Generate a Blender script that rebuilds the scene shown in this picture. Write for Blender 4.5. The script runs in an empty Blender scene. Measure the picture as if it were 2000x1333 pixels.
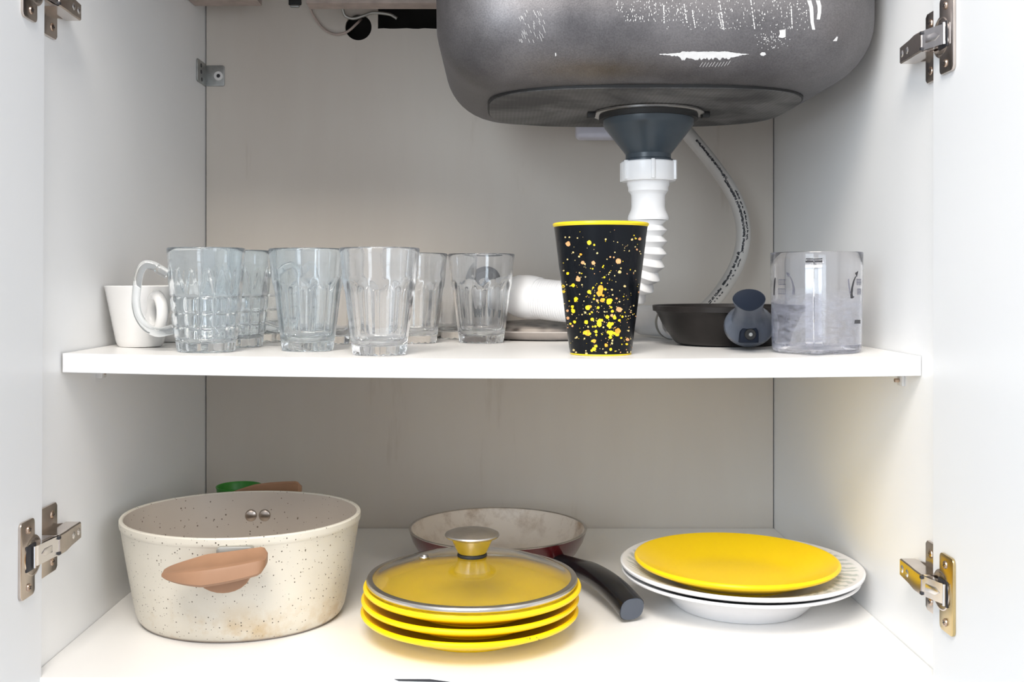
import bpy, bmesh, math, random
from mathutils import Vector, Matrix
from mathutils.bvhtree import BVHTree

PI = math.pi
sin, cos = math.sin, math.cos
S = bpy.context.scene
COL = S.collection
random.seed(7)

# ------------------------------------------------------------------ camera, world, lights, exposure
EYE = 0.333          # camera height above the cabinet floor board
F, VX, VY = 2004.0, 969.0, 550.0
cam_d = bpy.data.cameras.new('camera')
cam = bpy.data.objects.new('camera', cam_d)
COL.objects.link(cam)
cam.location = (0, 0, EYE)
cam.rotation_euler = (PI / 2, 0, 0)
cam_d.sensor_width = 36
cam_d.lens = 36 * F / 2000
cam_d.shift_x = (1000 - VX) / 2000
cam_d.shift_y = (VY - 666.5) / 2000
cam_d.clip_start = 0.02
S.camera = cam

W = bpy.data.worlds.new('world')
S.world = W
W.use_nodes = True
bg = W.node_tree.nodes['Background']
bg.inputs[0].default_value = (0.915, 0.94, 1.0, 1)
bg.inputs[1].default_value = 0.62


def area(name, loc, target, sx, sy, power, color):
    d = bpy.data.lights.new(name, 'AREA')
    d.shape = 'RECTANGLE'
    d.size, d.size_y, d.energy, d.color = sx, sy, power, color
    o = bpy.data.objects.new(name, d)
    COL.objects.link(o)
    o.location = loc
    o.rotation_euler = (Vector(target) - Vector(loc)).to_track_quat('-Z', 'Y').to_euler()
    return o


area('ceiling_lamp', (-0.22, -0.45, 1.70), (0, 1.0, 0.15), 0.9, 0.7, 29, (1.0, 0.935, 0.85))
area('softbox_left', (-1.25, -1.35, 0.85), (0.05, 1.0, 0.35), 1.0, 1.3, 21, (0.79, 0.90, 1.0))  # unseen softbox added behind the camera for reflections and light on the back walls
area('softbox_right', (1.5, -1.1, 0.75), (0.0, 1.0, 0.35), 0.5, 1.2, 7, (0.84, 0.92, 1.0))  # unseen light panel added at the right for bright reflections

S.view_settings.view_transform = 'Standard'
S.view_settings.look = 'None'
S.view_settings.gamma = 1
S.view_settings.use_curve_mapping = False
S.view_settings.exposure = 0.64
S.cycles.max_bounces = 20
S.cycles.transmission_bounces = 20
S.cycles.glossy_bounces = 8
S.cycles.sample_clamp_indirect = 0


# ------------------------------------------------------------------ materials
def nt(name):
    m = bpy.data.materials.new(name)
    m.use_nodes = True
    t = m.node_tree
    return m, t, t.nodes['Principled BSDF']


def N(t, typ, **kw):
    n = t.nodes.new(typ)
    for k, v in kw.items():
        if k.startswith('i_'):
            key = k[2:]
            n.inputs[int(key) if key.isdigit() else key.replace('_', ' ')].default_value = v
        else:
            setattr(n, k, v)
    return n


def L(t, a, ao, b, bi):
    t.links.new(a.outputs[ao], b.inputs[bi])


def ramp(t, stops):
    r = N(t, 'ShaderNodeValToRGB')
    e = r.color_ramp.elements
    while len(e) < len(stops):
        e.new(0.5)
    for k, (p, c) in enumerate(stops):
        e[k].position = p
        e[k].color = c if len(c) == 4 else (*c, 1)
    return r


def mat(name, col, rough=0.4, metal=0.0, var=0.06, scale=30, bump=0.0, bscale=200, spec=0.5, coat=0.0):
    """a plain surface with a little noise in its colour and relief"""
    m, t, b = nt(name)
    b.inputs['Roughness'].default_value = rough
    b.inputs['Metallic'].default_value = metal
    b.inputs['Specular IOR Level'].default_value = spec
    b.inputs['Coat Weight'].default_value = coat
    b.inputs['Coat Roughness'].default_value = 0.08
    tc = N(t, 'ShaderNodeTexCoord')
    n = N(t, 'ShaderNodeTexNoise', i_Scale=scale, i_Detail=4.0)
    L(t, tc, 'Object', n, 'Vector')
    lo = tuple(max(0, c * (1 - var)) for c in col)
    hi = tuple(min(1, c * (1 + var)) for c in col)
    r = ramp(t, [(0.3, lo), (0.7, hi)])
    L(t, n, 'Fac', r, 'Fac')
    L(t, r, 'Color', b, 'Base Color')
    if bump:
        n2 = N(t, 'ShaderNodeTexNoise', i_Scale=bscale, i_Detail=3.0)
        L(t, tc, 'Object', n2, 'Vector')
        bp = N(t, 'ShaderNodeBump', i_Strength=bump, i_Distance=0.001)
        L(t, n2, 'Fac', bp, 'Height')
        L(t, bp, 'Normal', b, 'Normal')
    return m


def glass(name, col, rough=0.0, ior=1.5):
    m, t, b = nt(name)
    b.inputs['Transmission Weight'].default_value = 1
    b.inputs['Roughness'].default_value = rough
    b.inputs['IOR'].default_value = ior
    b.inputs['Base Color'].default_value = (*col, 1)
    return m


def brightened_glass(name, col, haze, hcol):
    """clear glass with a faint white haze mixed in, painted brightness for missing reflections"""
    m = glass(name, col)
    t = m.node_tree
    b, out = t.nodes['Principled BSDF'], t.nodes['Material Output']
    d, tr = N(t, 'ShaderNodeBsdfDiffuse'), N(t, 'ShaderNodeBsdfTranslucent')
    d.inputs[0].default_value = tr.inputs[0].default_value = (*hcol, 1)
    ms = N(t, 'ShaderNodeMixShader')
    L(t, d, 0, ms, 1)
    L(t, tr, 0, ms, 2)
    tc = N(t, 'ShaderNodeTexCoord')
    mp = N(t, 'ShaderNodeMapping')
    mp.inputs['Scale'].default_value = (1, 1, 0.3)
    L(t, tc, 'Object', mp, 'Vector')
    n = N(t, 'ShaderNodeTexNoise', i_Scale=90.0, i_Detail=4.0)
    L(t, mp, 'Vector', n, 'Vector')
    mr = N(t, 'ShaderNodeMapRange', i_1=0.35, i_2=0.7, i_3=haze * 0.4, i_4=haze * 1.6)
    L(t, n, 'Fac', mr, 0)
    mx = N(t, 'ShaderNodeMixShader')  # lays the painted haze over the clear glass to lighten it
    L(t, mr, 0, mx, 0)
    L(t, b, 0, mx, 1)
    L(t, ms, 0, mx, 2)
    t.links.new(mx.outputs[0], out.inputs[0])
    return m


def speckled(name, col, dot, rough, dens=0.12, scale=260, stain=None):
    m, t, b = nt(name)
    b.inputs['Roughness'].default_value = rough
    tc = N(t, 'ShaderNodeTexCoord')
    v = N(t, 'ShaderNodeTexVoronoi', i_Scale=scale)
    L(t, tc, 'Object', v, 'Vector')
    # the size of each dot comes from the random colour of its cell
    sep = N(t, 'ShaderNodeSeparateColor')
    L(t, v, 'Color', sep, 'Color')
    pw = N(t, 'ShaderNodeMath', operation='POWER')
    L(t, sep, 'Red', pw, 0)
    pw.inputs[1].default_value = 3.0
    mu = N(t, 'ShaderNodeMath', operation='MULTIPLY')
    L(t, pw, 0, mu, 0)
    mu.inputs[1].default_value = dens * 2.6
    lt = N(t, 'ShaderNodeMath', operation='LESS_THAN')
    L(t, v, 'Distance', lt, 0)
    L(t, mu, 0, lt, 1)
    n = N(t, 'ShaderNodeTexNoise', i_Scale=14.0, i_Detail=4.0)
    L(t, tc, 'Object', n, 'Vector')
    r = ramp(t, [(0.32, tuple(c * 0.95 for c in col)), (0.7, tuple(min(1, c * 1.04) for c in col))])
    L(t, n, 'Fac', r, 'Fac')
    src = (r, 'Color')
    if stain:
        # brown scorch near the base, where the height is small, broken up by noise
        sx = N(t, 'ShaderNodeSeparateXYZ')
        L(t, tc, 'Object', sx, 'Vector')
        mr = N(t, 'ShaderNodeMapRange', i_1=stain[1], i_2=stain[2], i_3=1.0, i_4=0.0)
        L(t, sx, 'Z', mr, 0)
        n3 = N(t, 'ShaderNodeTexNoise', i_Scale=26.0, i_Detail=6.0, i_Roughness=0.65)
        L(t, tc, 'Object', n3, 'Vector')
        rr = ramp(t, [(0.48, (0, 0, 0)), (0.68, (1, 1, 1))])
        L(t, n3, 'Fac', rr, 'Fac')
        mm = N(t, 'ShaderNodeMath', operation='MULTIPLY')
        L(t, mr, 0, mm, 0)
        L(t, rr, 'Color', mm, 1)
        mx0 = N(t, 'ShaderNodeMix', data_type='RGBA')
        L(t, mm, 0, mx0, 0)
        L(t, r, 'Color', mx0, 6)
        mx0.inputs[7].default_value = (*stain[0], 1)
        src = (mx0, 2)
    mx = N(t, 'ShaderNodeMix', data_type='RGBA')
    L(t, lt, 0, mx, 0)
    t.links.new(src[0].outputs[src[1]], mx.inputs[6])
    mx.inputs[7].default_value = (*dot, 1)
    L(t, mx, 2, b, 'Base Color')
    return m


M = {}
M['panel'] = mat('white melamine', (0.88, 0.88, 0.875), 0.38, var=0.015, scale=6, bump=0.05, bscale=500)
M['back'] = None
M['shelf'] = mat('white shelf melamine', (0.90, 0.885, 0.86), 0.33, var=0.015, scale=8, bump=0.04, bscale=500)
M['edge'] = mat('white edge band', (0.86, 0.86, 0.86), 0.35, var=0.01)
M['door'] = mat('white door laminate', (0.80, 0.81, 0.82), 0.4, var=0.01, scale=4)
M['dark'] = mat('dark cavity plaster', (0.02, 0.018, 0.016), 0.9, var=0.3)
M['brace'] = mat('raw chipboard brace', (0.44, 0.36, 0.32), 0.7, var=0.14, scale=60, bump=0.2)
M['counter'] = mat('grey worktop underside', (0.30, 0.27, 0.25), 0.7, var=0.1, scale=60)
M['kitchen'] = mat('pale kitchen floor tile', (0.45, 0.46, 0.48), 0.4, var=0.06, scale=4)
M['nickel'] = mat('bright nickel', (0.62, 0.55, 0.50), 0.20, 1.0, var=0.08, scale=80)
M['brass'] = mat('yellowed nickel', (0.62, 0.48, 0.24), 0.25, 1.0, var=0.08, scale=80)
M['nickel_light'] = mat('polished link steel', (0.82, 0.80, 0.80), 0.22, 1.0, var=0.04)
M['gap'] = mat('dark hinge recess', (0.02, 0.02, 0.025), 0.5)
M['screw'] = mat('screw steel', (0.55, 0.42, 0.33), 0.25, 1.0)
M['zinc'] = mat('zinc bracket', (0.42, 0.43, 0.42), 0.45, 1.0, var=0.15, scale=120)
M['cup_white'] = mat('white porcelain', (0.80, 0.79, 0.775), 0.2, var=0.02, coat=0.3)
M['plate_white'] = mat('white stoneware', (0.86, 0.85, 0.86), 0.18, var=0.015, coat=0.3)
M['plate_decor'] = None
M['yellow'] = mat('yellow glaze', (1.0, 0.66, 0.004), 0.28, var=0.03, scale=20, spec=0.25, coat=0.08)
M['yellow_rim'] = mat('yellow plastic', (0.92, 0.68, 0.01), 0.3, var=0.03)
M['steel'] = mat('polished steel', (0.60, 0.58, 0.56), 0.22, 1.0, var=0.05, scale=40)
M['steel_brushed'] = mat('brushed steel', (0.50, 0.47, 0.44), 0.34, 1.0, var=0.12, scale=70)
M['rivet'] = mat('rivet steel', (0.42, 0.37, 0.33), 0.28, 1.0, var=0.06)
M['lid_glass'] = glass('greenish lid glass', (0.992, 1.0, 0.992), ior=1.45)
M['black_plastic'] = mat('black bakelite', (0.008, 0.008, 0.010), 0.22, var=0.2)
M['burgundy'] = mat('burgundy enamel', (0.075, 0.006, 0.008), 0.2, var=0.25, scale=12, coat=0.4)
M['pot_grey'] = mat('grey fitting', (0.40, 0.39, 0.36), 0.4, 0.6)
M['tan'] = mat('tan silicone', (0.34, 0.185, 0.105), 0.5, var=0.08, scale=25)
M['green'] = mat('green plastic', (0.04, 0.30, 0.03), 0.35)
M['cup_black'] = mat('black melamine', (0.004, 0.005, 0.007), 0.18, var=0.3, spec=0.16)
M['spl_yellow'] = mat('yellow paint splash', (0.88, 0.62, 0.01), 0.35, var=0.12, scale=300)
M['spl_orange'] = mat('orange paint splash', (0.80, 0.36, 0.03), 0.35, var=0.2, scale=300)
M['spl_peach'] = mat('peach paint splash', (0.75, 0.38, 0.16), 0.4, var=0.15, scale=300)
M['spl_cream'] = mat('cream paint speck', (0.66, 0.52, 0.22), 0.4, var=0.3, scale=300)
M['pipe_white'] = mat('white pipe plastic', (0.86, 0.86, 0.865), 0.32, var=0.02)
M['pipe_lilac'] = mat('pale overflow plastic', (0.66, 0.66, 0.76), 0.4)
M['funnel'] = mat('blue grey drain plastic', (0.045, 0.060, 0.074), 0.30, var=0.1, scale=30, spec=0.4)
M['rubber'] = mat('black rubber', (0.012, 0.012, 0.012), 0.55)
M['hose'] = mat('ivory hose', (0.60, 0.58, 0.55), 0.42, var=0.04)
M['ink'] = mat('black ink', (0.03, 0.03, 0.035), 0.6)
M['ink_grey'] = mat('faded ink', (0.16, 0.16, 0.20), 0.6)
M['pan_black'] = mat('dark non-stick metal', (0.022, 0.019, 0.018), 0.36, 0.25, var=0.45, scale=18, spec=0.22)
M['handle_grey'] = mat('slate bakelite', (0.075, 0.088, 0.115), 0.36, var=0.08, spec=0.4)
M['handle_dark'] = mat('dark slate soft grip', (0.010, 0.014, 0.024), 0.45, var=0.1, spec=0.12)
M['seal'] = mat('white sealant', (0.80, 0.79, 0.78), 0.5, var=0.06, scale=200)
M['tray_rim'] = mat('pale tray rim', (0.52, 0.47, 0.44), 0.25, var=0.12, scale=40)
M['clear_pin'] = mat('translucent pin', (0.72, 0.71, 0.70), 0.3)
M['glass_blue'] = brightened_glass('blueish pressed glass', (0.955, 0.985, 1.0), 0.055, (0.78, 0.88, 0.95))
M['glass_clear'] = brightened_glass('clear pressed glass', (0.988, 0.995, 1.0), 0.05, (0.88, 0.91, 0.96))
M['pot_cream'] = speckled('cream speckled enamel', (0.66, 0.62, 0.535), (0.10, 0.08, 0.06), 0.33, 0.12, 400,
                          ((0.50, 0.36, 0.19), 0.002, 0.045))
M['pot_inner'] = speckled('stone coating', (0.50, 0.44, 0.38), (0.16, 0.12, 0.09), 0.4, 0.10, 260)


def build_special():
    # back panel: off-white, with faint brown run marks
    m, t, b = nt('off-white back panel')
    b.inputs['Roughness'].default_value = 0.5
    tc = N(t, 'ShaderNodeTexCoord')
    mp = N(t, 'ShaderNodeMapping')
    mp.inputs['Scale'].default_value = (22, 1, 3.5)
    L(t, tc, 'Object', mp, 'Vector')
    n = N(t, 'ShaderNodeTexNoise', i_Scale=1.0, i_Detail=5.0, i_Roughness=0.6)
    L(t, mp, 'Vector', n, 'Vector')
    r = ramp(t, [(0.30, (0.68, 0.63, 0.565)), (0.62, (0.665, 0.61, 0.545)), (0.82, (0.52, 0.455, 0.38))])
    L(t, n, 'Fac', r, 'Fac')
    L(t, r, 'Color', b, 'Base Color')
    M['back'] = m
    # worn ivory coating of the red pan, browned towards the wall
    m, t, b = nt('worn ivory coating')
    b.inputs['Roughness'].default_value = 0.4
    tc = N(t, 'ShaderNodeTexCoord')
    n = N(t, 'ShaderNodeTexNoise', i_Scale=22.0, i_Detail=7.0, i_Roughness=0.7)
    L(t, tc, 'Object', n, 'Vector')
    r = ramp(t, [(0.47, (0, 0, 0)), (0.68, (1, 1, 1))])
    L(t, n, 'Fac', r, 'Fac')
    sx = N(t, 'ShaderNodeSeparateXYZ')
    L(t, tc, 'Object', sx, 'Vector')
    mr = N(t, 'ShaderNodeMapRange', i_1=0.008, i_2=0.045, i_3=0.22, i_4=0.9)
    L(t, sx, 'Z', mr, 0)
    mm = N(t, 'ShaderNodeMath', operation='MULTIPLY')
    L(t, mr, 0, mm, 0)
    L(t, r, 'Color', mm, 1)
    mx = N(t, 'ShaderNodeMix', data_type='RGBA')
    L(t, mm, 0, mx, 0)
    mx.inputs[6].default_value = (0.74, 0.66, 0.575, 1)
    mx.inputs[7].default_value = (0.27, 0.16, 0.08, 1)
    L(t, mx, 2, b, 'Base Color')
    M['ivory'] = m
    # stainless bowl of the sink, with cloudy water stains and fine grain
    m, t, b = nt('stained stainless steel')
    b.inputs['Metallic'].default_value = 0.85
    tc = N(t, 'ShaderNodeTexCoord')
    n = N(t, 'ShaderNodeTexNoise', i_Scale=9.0, i_Detail=6.0, i_Roughness=0.62)
    L(t, tc, 'Object', n, 'Vector')
    r = ramp(t, [(0.30, (0.105, 0.10, 0.105)), (0.72, (0.24, 0.23, 0.235))])
    L(t, n, 'Fac', r, 'Fac')
    g = N(t, 'ShaderNodeTexNoise', i_Scale=700.0, i_Detail=2.0)
    L(t, tc, 'Object', g, 'Vector')
    mx = N(t, 'ShaderNodeMix', data_type='RGBA', blend_type='OVERLAY')
    mx.inputs[0].default_value = 0.35
    L(t, r, 'Color', mx, 6)
    L(t, g, 'Fac', mx, 7)
    L(t, mx, 2, b, 'Base Color')
    rr = N(t, 'ShaderNodeMapRange', i_1=0.3, i_2=0.7, i_3=0.42, i_4=0.58)
    L(t, n, 'Fac', rr, 0)
    L(t, rr, 0, b, 'Roughness')
    bp = N(t, 'ShaderNodeBump', i_Strength=0.12, i_Distance=0.001)
    L(t, g, 'Fac', bp, 'Height')
    L(t, bp, 'Normal', b, 'Normal')
    M['sink'] = m
    # sound-deadening pad: dark, woven print, wiped lighter in places
    m, t, b = nt('dark sound pad')
    b.inputs['Roughness'].default_value = 0.6
    tc = N(t, 'ShaderNodeTexCoord')
    n = N(t, 'ShaderNodeTexNoise', i_Scale=11.0, i_Detail=5.0, i_Roughness=0.6, i_Distortion=0.6)
    L(t, tc, 'Object', n, 'Vector')
    r = ramp(t, [(0.40, (0.045, 0.043, 0.043)), (0.62, (0.16, 0.155, 0.15))])
    L(t, n, 'Fac', r, 'Fac')
    wv = N(t, 'ShaderNodeTexVoronoi', i_Scale=240.0, i_Randomness=0.0)
    L(t, tc, 'Object', wv, 'Vector')
    w2 = ramp(t, [(0.25, (0.75, 0.75, 0.75)), (0.6, (1.1, 1.1, 1.1))])
    L(t, wv, 'Distance', w2, 'Fac')
    mx = N(t, 'ShaderNodeMix', data_type='RGBA', blend_type='MULTIPLY')
    mx.inputs[0].default_value = 1
    L(t, r, 'Color', mx, 6)
    L(t, w2, 'Color', mx, 7)
    L(t, mx, 2, b, 'Base Color')
    bp = N(t, 'ShaderNodeBump', i_Strength=0.4, i_Distance=0.001)
    L(t, wv, 'Distance', bp, 'Height')
    L(t, bp, 'Normal', b, 'Normal')
    M['pad'] = m
    # cloudy scratched clear plastic
    m, t, b = nt('cloudy clear plastic')
    out = t.nodes['Material Output']
    b.inputs['Transmission Weight'].default_value = 1
    b.inputs['IOR'].default_value = 1.40
    b.inputs['Roughness'].default_value = 0.04
    b.inputs['Base Color'].default_value = (0.985, 0.985, 1.0, 1)
    d = N(t, 'ShaderNodeBsdfDiffuse')
    d.inputs[0].default_value = (0.70, 0.73, 0.86, 1)
    tr = N(t, 'ShaderNodeBsdfTranslucent')
    tr.inputs[0].default_value = (0.72, 0.75, 0.88, 1)
    ms = N(t, 'ShaderNodeMixShader')
    L(t, d, 0, ms, 1)
    L(t, tr, 0, ms, 2)
    tc = N(t, 'ShaderNodeTexCoord')
    mp = N(t, 'ShaderNodeMapping')
    mp.inputs['Scale'].default_value = (1, 1, 2.6)
    L(t, tc, 'Object', mp, 'Vector')
    n = N(t, 'ShaderNodeTexNoise', i_Scale=55.0, i_Detail=8.0, i_Roughness=0.7, i_Distortion=1.5)
    L(t, mp, 'Vector', n, 'Vector')
    r = ramp(t, [(0.38, (0.0, 0.0, 0.0)), (0.75, (0.34, 0.34, 0.34))])
    L(t, n, 'Fac', r, 'Fac')
    sx = N(t, 'ShaderNodeSeparateXYZ')
    L(t, tc, 'Object', sx, 'Vector')
    mr = N(t, 'ShaderNodeMapRange', i_1=0.045, i_2=0.062, i_3=1.0, i_4=0.02)
    L(t, sx, 'Z', mr, 0)
    mm = N(t, 'ShaderNodeMath', operation='MULTIPLY_ADD')
    L(t, mr, 0, mm, 0)
    L(t, r, 'Color', mm, 1)
    mm.inputs[2].default_value = 0.015
    mz = N(t, 'ShaderNodeMixShader')
    L(t, mm, 0, mz, 0)
    L(t, b, 0, mz, 1)
    L(t, ms, 0, mz, 2)
    t.links.new(mz.outputs[0], out.inputs[0])
    M['jug'] = m
    # white plate with a pale grey leaf print on its rim
    m, t, b = nt('white stoneware with grey leaf print')
    b.inputs['Roughness'].default_value = 0.2
    tc = N(t, 'ShaderNodeTexCoord')
    sx = N(t, 'ShaderNodeSeparateXYZ')
    L(t, tc, 'Object', sx, 'Vector')
    at = N(t, 'ShaderNodeMath', operation='ARCTAN2')
    L(t, sx, 'Y', at, 0)
    L(t, sx, 'X', at, 1)
    ln = N(t, 'ShaderNodeVectorMath', operation='LENGTH')
    cx = N(t, 'ShaderNodeCombineXYZ')
    L(t, sx, 'X', cx, 0)
    L(t, sx, 'Y', cx, 1)
    L(t, cx, 0, ln, 0)
    c2 = N(t, 'ShaderNodeCombineXYZ')
    am = N(t, 'ShaderNodeMath', operation='MULTIPLY')
    am.inputs[1].default_value = 9.0
    L(t, at, 0, am, 0)
    rm = N(t, 'ShaderNodeMath', operation='MULTIPLY')
    rm.inputs[1].default_value = 95.0
    L(t, ln, 'Value', rm, 0)
    L(t, am, 0, c2, 0)
    L(t, rm, 0, c2, 1)
    v = N(t, 'ShaderNodeTexWave', wave_type='BANDS', bands_direction='DIAGONAL', i_Scale=0.55, i_Distortion=5.0, i_Detail=2.0)
    v.inputs['Detail Scale'].default_value = 1.2
    L(t, c2, 0, v, 'Vector')
    r = ramp(t, [(0.45, (0.86, 0.85, 0.85)), (0.62, (0.56, 0.60, 0.59))])
    L(t, v, 'Fac', r, 'Fac')
    band = ramp(t, [(0.0, (0, 0, 0)), (0.74, (0, 0, 0)), (0.78, (1, 1, 1)), (0.93, (1, 1, 1)), (0.955, (0, 0, 0))])
    nr = N(t, 'ShaderNodeMath', operation='DIVIDE')
    nr.inputs[1].default_value = 0.1225
    L(t, ln, 'Value', nr, 0)
    L(t, nr, 0, band, 'Fac')
    mx = N(t, 'ShaderNodeMix', data_type='RGBA')
    L(t, band, 'Color', mx, 0)
    mx.inputs[6].default_value = (0.86, 0.85, 0.86, 1)
    L(t, r, 'Color', mx, 7)
    L(t, mx, 2, b, 'Base Color')
    M['plate_decor'] = m
    # mottled grey-brown tray
    m, t, b = nt('mottled grey tray')
    b.inputs['Roughness'].default_value = 0.28
    tc = N(t, 'ShaderNodeTexCoord')
    v = N(t, 'ShaderNodeTexVoronoi', i_Scale=75.0, feature='SMOOTH_F1')
    L(t, tc, 'Object', v, 'Vector')
    r = ramp(t, [(0.15, (0.10, 0.085, 0.075)), (0.55, (0.42, 0.37, 0.33))])
    L(t, v, 'Distance', r, 'Fac')
    L(t, r, 'Color', b, 'Base Color')
    bp = N(t, 'ShaderNodeBump', i_Strength=0.6, i_Distance=0.002)
    L(t, v, 'Distance', bp, 'Height')
    L(t, bp, 'Normal', b, 'Normal')
    M['tray'] = m


build_special()


# ------------------------------------------------------------------ builders
def link(o, parent=None):
    COL.objects.link(o)
    if parent:
        o.parent = parent
    return o


def meshobj(name, bm, m, parent=None, smooth=True, loc=None, angle=0.6):
    bmesh.ops.remove_doubles(bm, verts=bm.verts, dist=1e-6)
    bmesh.ops.recalc_face_normals(bm, faces=bm.faces)
    me = bpy.data.meshes.new(name)
    bm.to_mesh(me)
    bm.free()
    me.materials.append(m)
    if smooth:
        me.polygons.foreach_set('use_smooth', [True] * len(me.polygons))
        me.set_sharp_from_angle(angle=angle)
    o = bpy.data.objects.new(name, me)
    if loc is not None:
        o.location = loc
    return link(o, parent)


def tag(o, label, cat=None, group=None, kind=None):
    if label:
        o['label'] = label
    if cat:
        o['category'] = cat
    if group:
        o['group'] = group
    if kind:
        o['kind'] = kind
    return o


def thing(name, label, cat, loc, group=None, rz=0):
    o = bpy.data.objects.new(name, None)
    o.empty_display_size = 0.02
    o.location = loc
    o.rotation_euler = (0, 0, rz)
    link(o)
    return tag(o, label, cat, group)


def copy_thing(src, loc, label, rz=0):
    c = src.copy()
    COL.objects.link(c)
    c.location = loc
    c.rotation_euler = (0, 0, rz)
    c['label'] = label
    for ch in src.children:
        k = ch.copy()
        COL.objects.link(k)
        k.parent = c
        for g in ch.children:
            q = g.copy()
            COL.objects.link(q)
            q.parent = k
    return c


def box_bm(x0, x1, y0, y1, z0, z1, bev=0.0, seg=2, bm=None):
    own = bm is None
    b2 = bmesh.new()
    bmesh.ops.create_cube(b2, size=1)
    for v in b2.verts:
        v.co = Vector(((x0 + x1) / 2 + v.co.x * (x1 - x0), (y0 + y1) / 2 + v.co.y * (y1 - y0), (z0 + z1) / 2 + v.co.z * (z1 - z0)))
    if bev:
        bmesh.ops.bevel(b2, geom=b2.edges[:], offset=bev, segments=seg, profile=0.5, affect='EDGES', clamp_overlap=True)
    if own:
        return b2
    merge(bm, b2)
    return bm


def merge(bm, b2):
    me = bpy.data.meshes.new('tmp')
    b2.to_mesh(me)
    b2.free()
    bm.from_mesh(me)
    bpy.data.meshes.remove(me)


def lathe_bm(prof, seg=64, closed=False, fn=None, bm=None):
    """revolve (r, z) points about z; fn(theta, r, z) may reshape a point's radius"""
    bm = bm or bmesh.new()
    rings = []
    for r, z in prof:
        if r < 1e-6:
            rings.append([bm.verts.new((0, 0, z))])
        else:
            ring = []
            for k in range(seg):
                a = 2 * PI * k / seg
                rr = fn(a, r, z) if fn else r
                ring.append(bm.verts.new((rr * cos(a), rr * sin(a), z)))
            rings.append(ring)
    pairs = list(zip(rings, rings[1:]))
    if closed:
        pairs.append((rings[-1], rings[0]))
    for A, B in pairs:
        if len(A) == 1 and len(B) == 1:
            continue
        for k in range(seg):
            j = (k + 1) % seg
            if len(A) == 1:
                bm.faces.new((A[0], B[k], B[j]))
            elif len(B) == 1:
                bm.faces.new((A[k], B[0], A[j]))
            else:
                bm.faces.new((A[k], B[k], B[j], A[j]))
    return bm


def catmull(P, n):
    P = [Vector(p) for p in P]
    Q = [P[0] * 2 - P[1]] + P + [P[-1] * 2 - P[-2]]
    dense = []
    for i in range(1, len(Q) - 2):
        for k in range(40):
            t = k / 40
            a, b, c, d = Q[i - 1], Q[i], Q[i + 1], Q[i + 2]
            dense.append(0.5 * ((2 * b) + (c - a) * t + (2 * a - 5 * b + 4 * c - d) * t * t + (3 * b - a - 3 * c + d) * t ** 3))
    dense.append(P[-1])
    s = [0]
    for a, b in zip(dense, dense[1:]):
        s.append(s[-1] + (b - a).length)
    out, i = [], 0
    for k in range(n):
        u = s[-1] * k / (n - 1)
        while i < len(s) - 2 and s[i + 1] < u:
            i += 1
        f = (u - s[i]) / max(1e-9, s[i + 1] - s[i])
        out.append(dense[i].lerp(dense[i + 1], min(1, f)))
    return out, s[-1]


def tube_bm(path, rad, seg=20, cap=True, shape=None, up=None, bm=None):
    """sweep a round (or shaped) section along points; rad is a number, list or (a,b) list"""
    bm = bm or bmesh.new()
    n = len(path)
    path = [Vector(p) for p in path]
    T = [(path[min(n - 1, i + 1)] - path[max(0, i - 1)]).normalized() for i in range(n)]
    u = Vector(up) if up else (Vector((0, 0, 1)) if abs(T[0].z) < 0.9 else Vector((0, 1, 0)))
    rings = []
    for i in range(n):
        u = (u - T[i] * u.dot(T[i])).normalized()
        w = T[i].cross(u)
        r = rad[i] if isinstance(rad, (list, tuple)) else rad
        ra, rb = r if isinstance(r, (list, tuple)) else (r, r)
        ring = []
        for k in range(seg):
            a = 2 * PI * k / seg
            ca, sa = cos(a), sin(a)
            if shape:
                e = 2.0 / shape
                ca = math.copysign(abs(ca) ** e, ca)
                sa = math.copysign(abs(sa) ** e, sa)
            ring.append(bm.verts.new(path[i] + w * (ra * ca) + u * (rb * sa)))
        rings.append(ring)
    for A, B in zip(rings, rings[1:]):
        for k in range(seg):
            j = (k + 1) % seg
            bm.faces.new((A[k], A[j], B[j], B[k]))
    if cap:
        bm.faces.new(rings[0][::-1])
        bm.faces.new(rings[-1])
    return bm


def prism_bm(poly, axis, a, b, bev=0.0, bm=None):
    """extrude a 2-D outline along an axis ('x','y','z') from a to b"""
    b2 = bmesh.new()

    def put(p, h):
        return {'x': (h, p[0], p[1]), 'y': (p[0], h, p[1]), 'z': (p[0], p[1], h)}[axis]
    A = [b2.verts.new(put(p, a)) for p in poly]
    B = [b2.verts.new(put(p, b)) for p in poly]
    n = len(poly)
    fa, fb = b2.faces.new(A), b2.faces.new(B[::-1])
    for k in range(n):
        b2.faces.new((A[k], B[k], B[(k + 1) % n], A[(k + 1) % n]))
    bmesh.ops.recalc_face_normals(b2, faces=b2.faces)
    if bev:
        es = list({e for f in (fa, fb) for e in f.edges})
        bmesh.ops.bevel(b2, geom=es, offset=bev, segments=2, profile=0.5, affect='EDGES', clamp_overlap=True)
    if bm is None:
        return b2
    merge(bm, b2)
    return bm


def rrect(x0, x1, y0, y1, r, n=5):
    pts = []
    for cx, cy, a0 in ((x1 - r, y1 - r, 0), (x0 + r, y1 - r, PI / 2), (x0 + r, y0 + r, PI), (x1 - r, y0 + r, 1.5 * PI)):
        for k in range(n + 1):
            a = a0 + (PI / 2) * k / n
            pts.append((cx + r * cos(a), cy + r * sin(a)))
    return pts


def X(bm, mtx):
    bmesh.ops.transform(bm, matrix=mtx, verts=bm.verts)
    return bm


def disc_on(p, nrm):
    """matrix that takes local +z to nrm at p"""
    q = Vector((0, 0, 1)).rotation_difference(Vector(nrm))
    return Matrix.Translation(Vector(p)) @ q.to_matrix().to_4x4()


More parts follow.
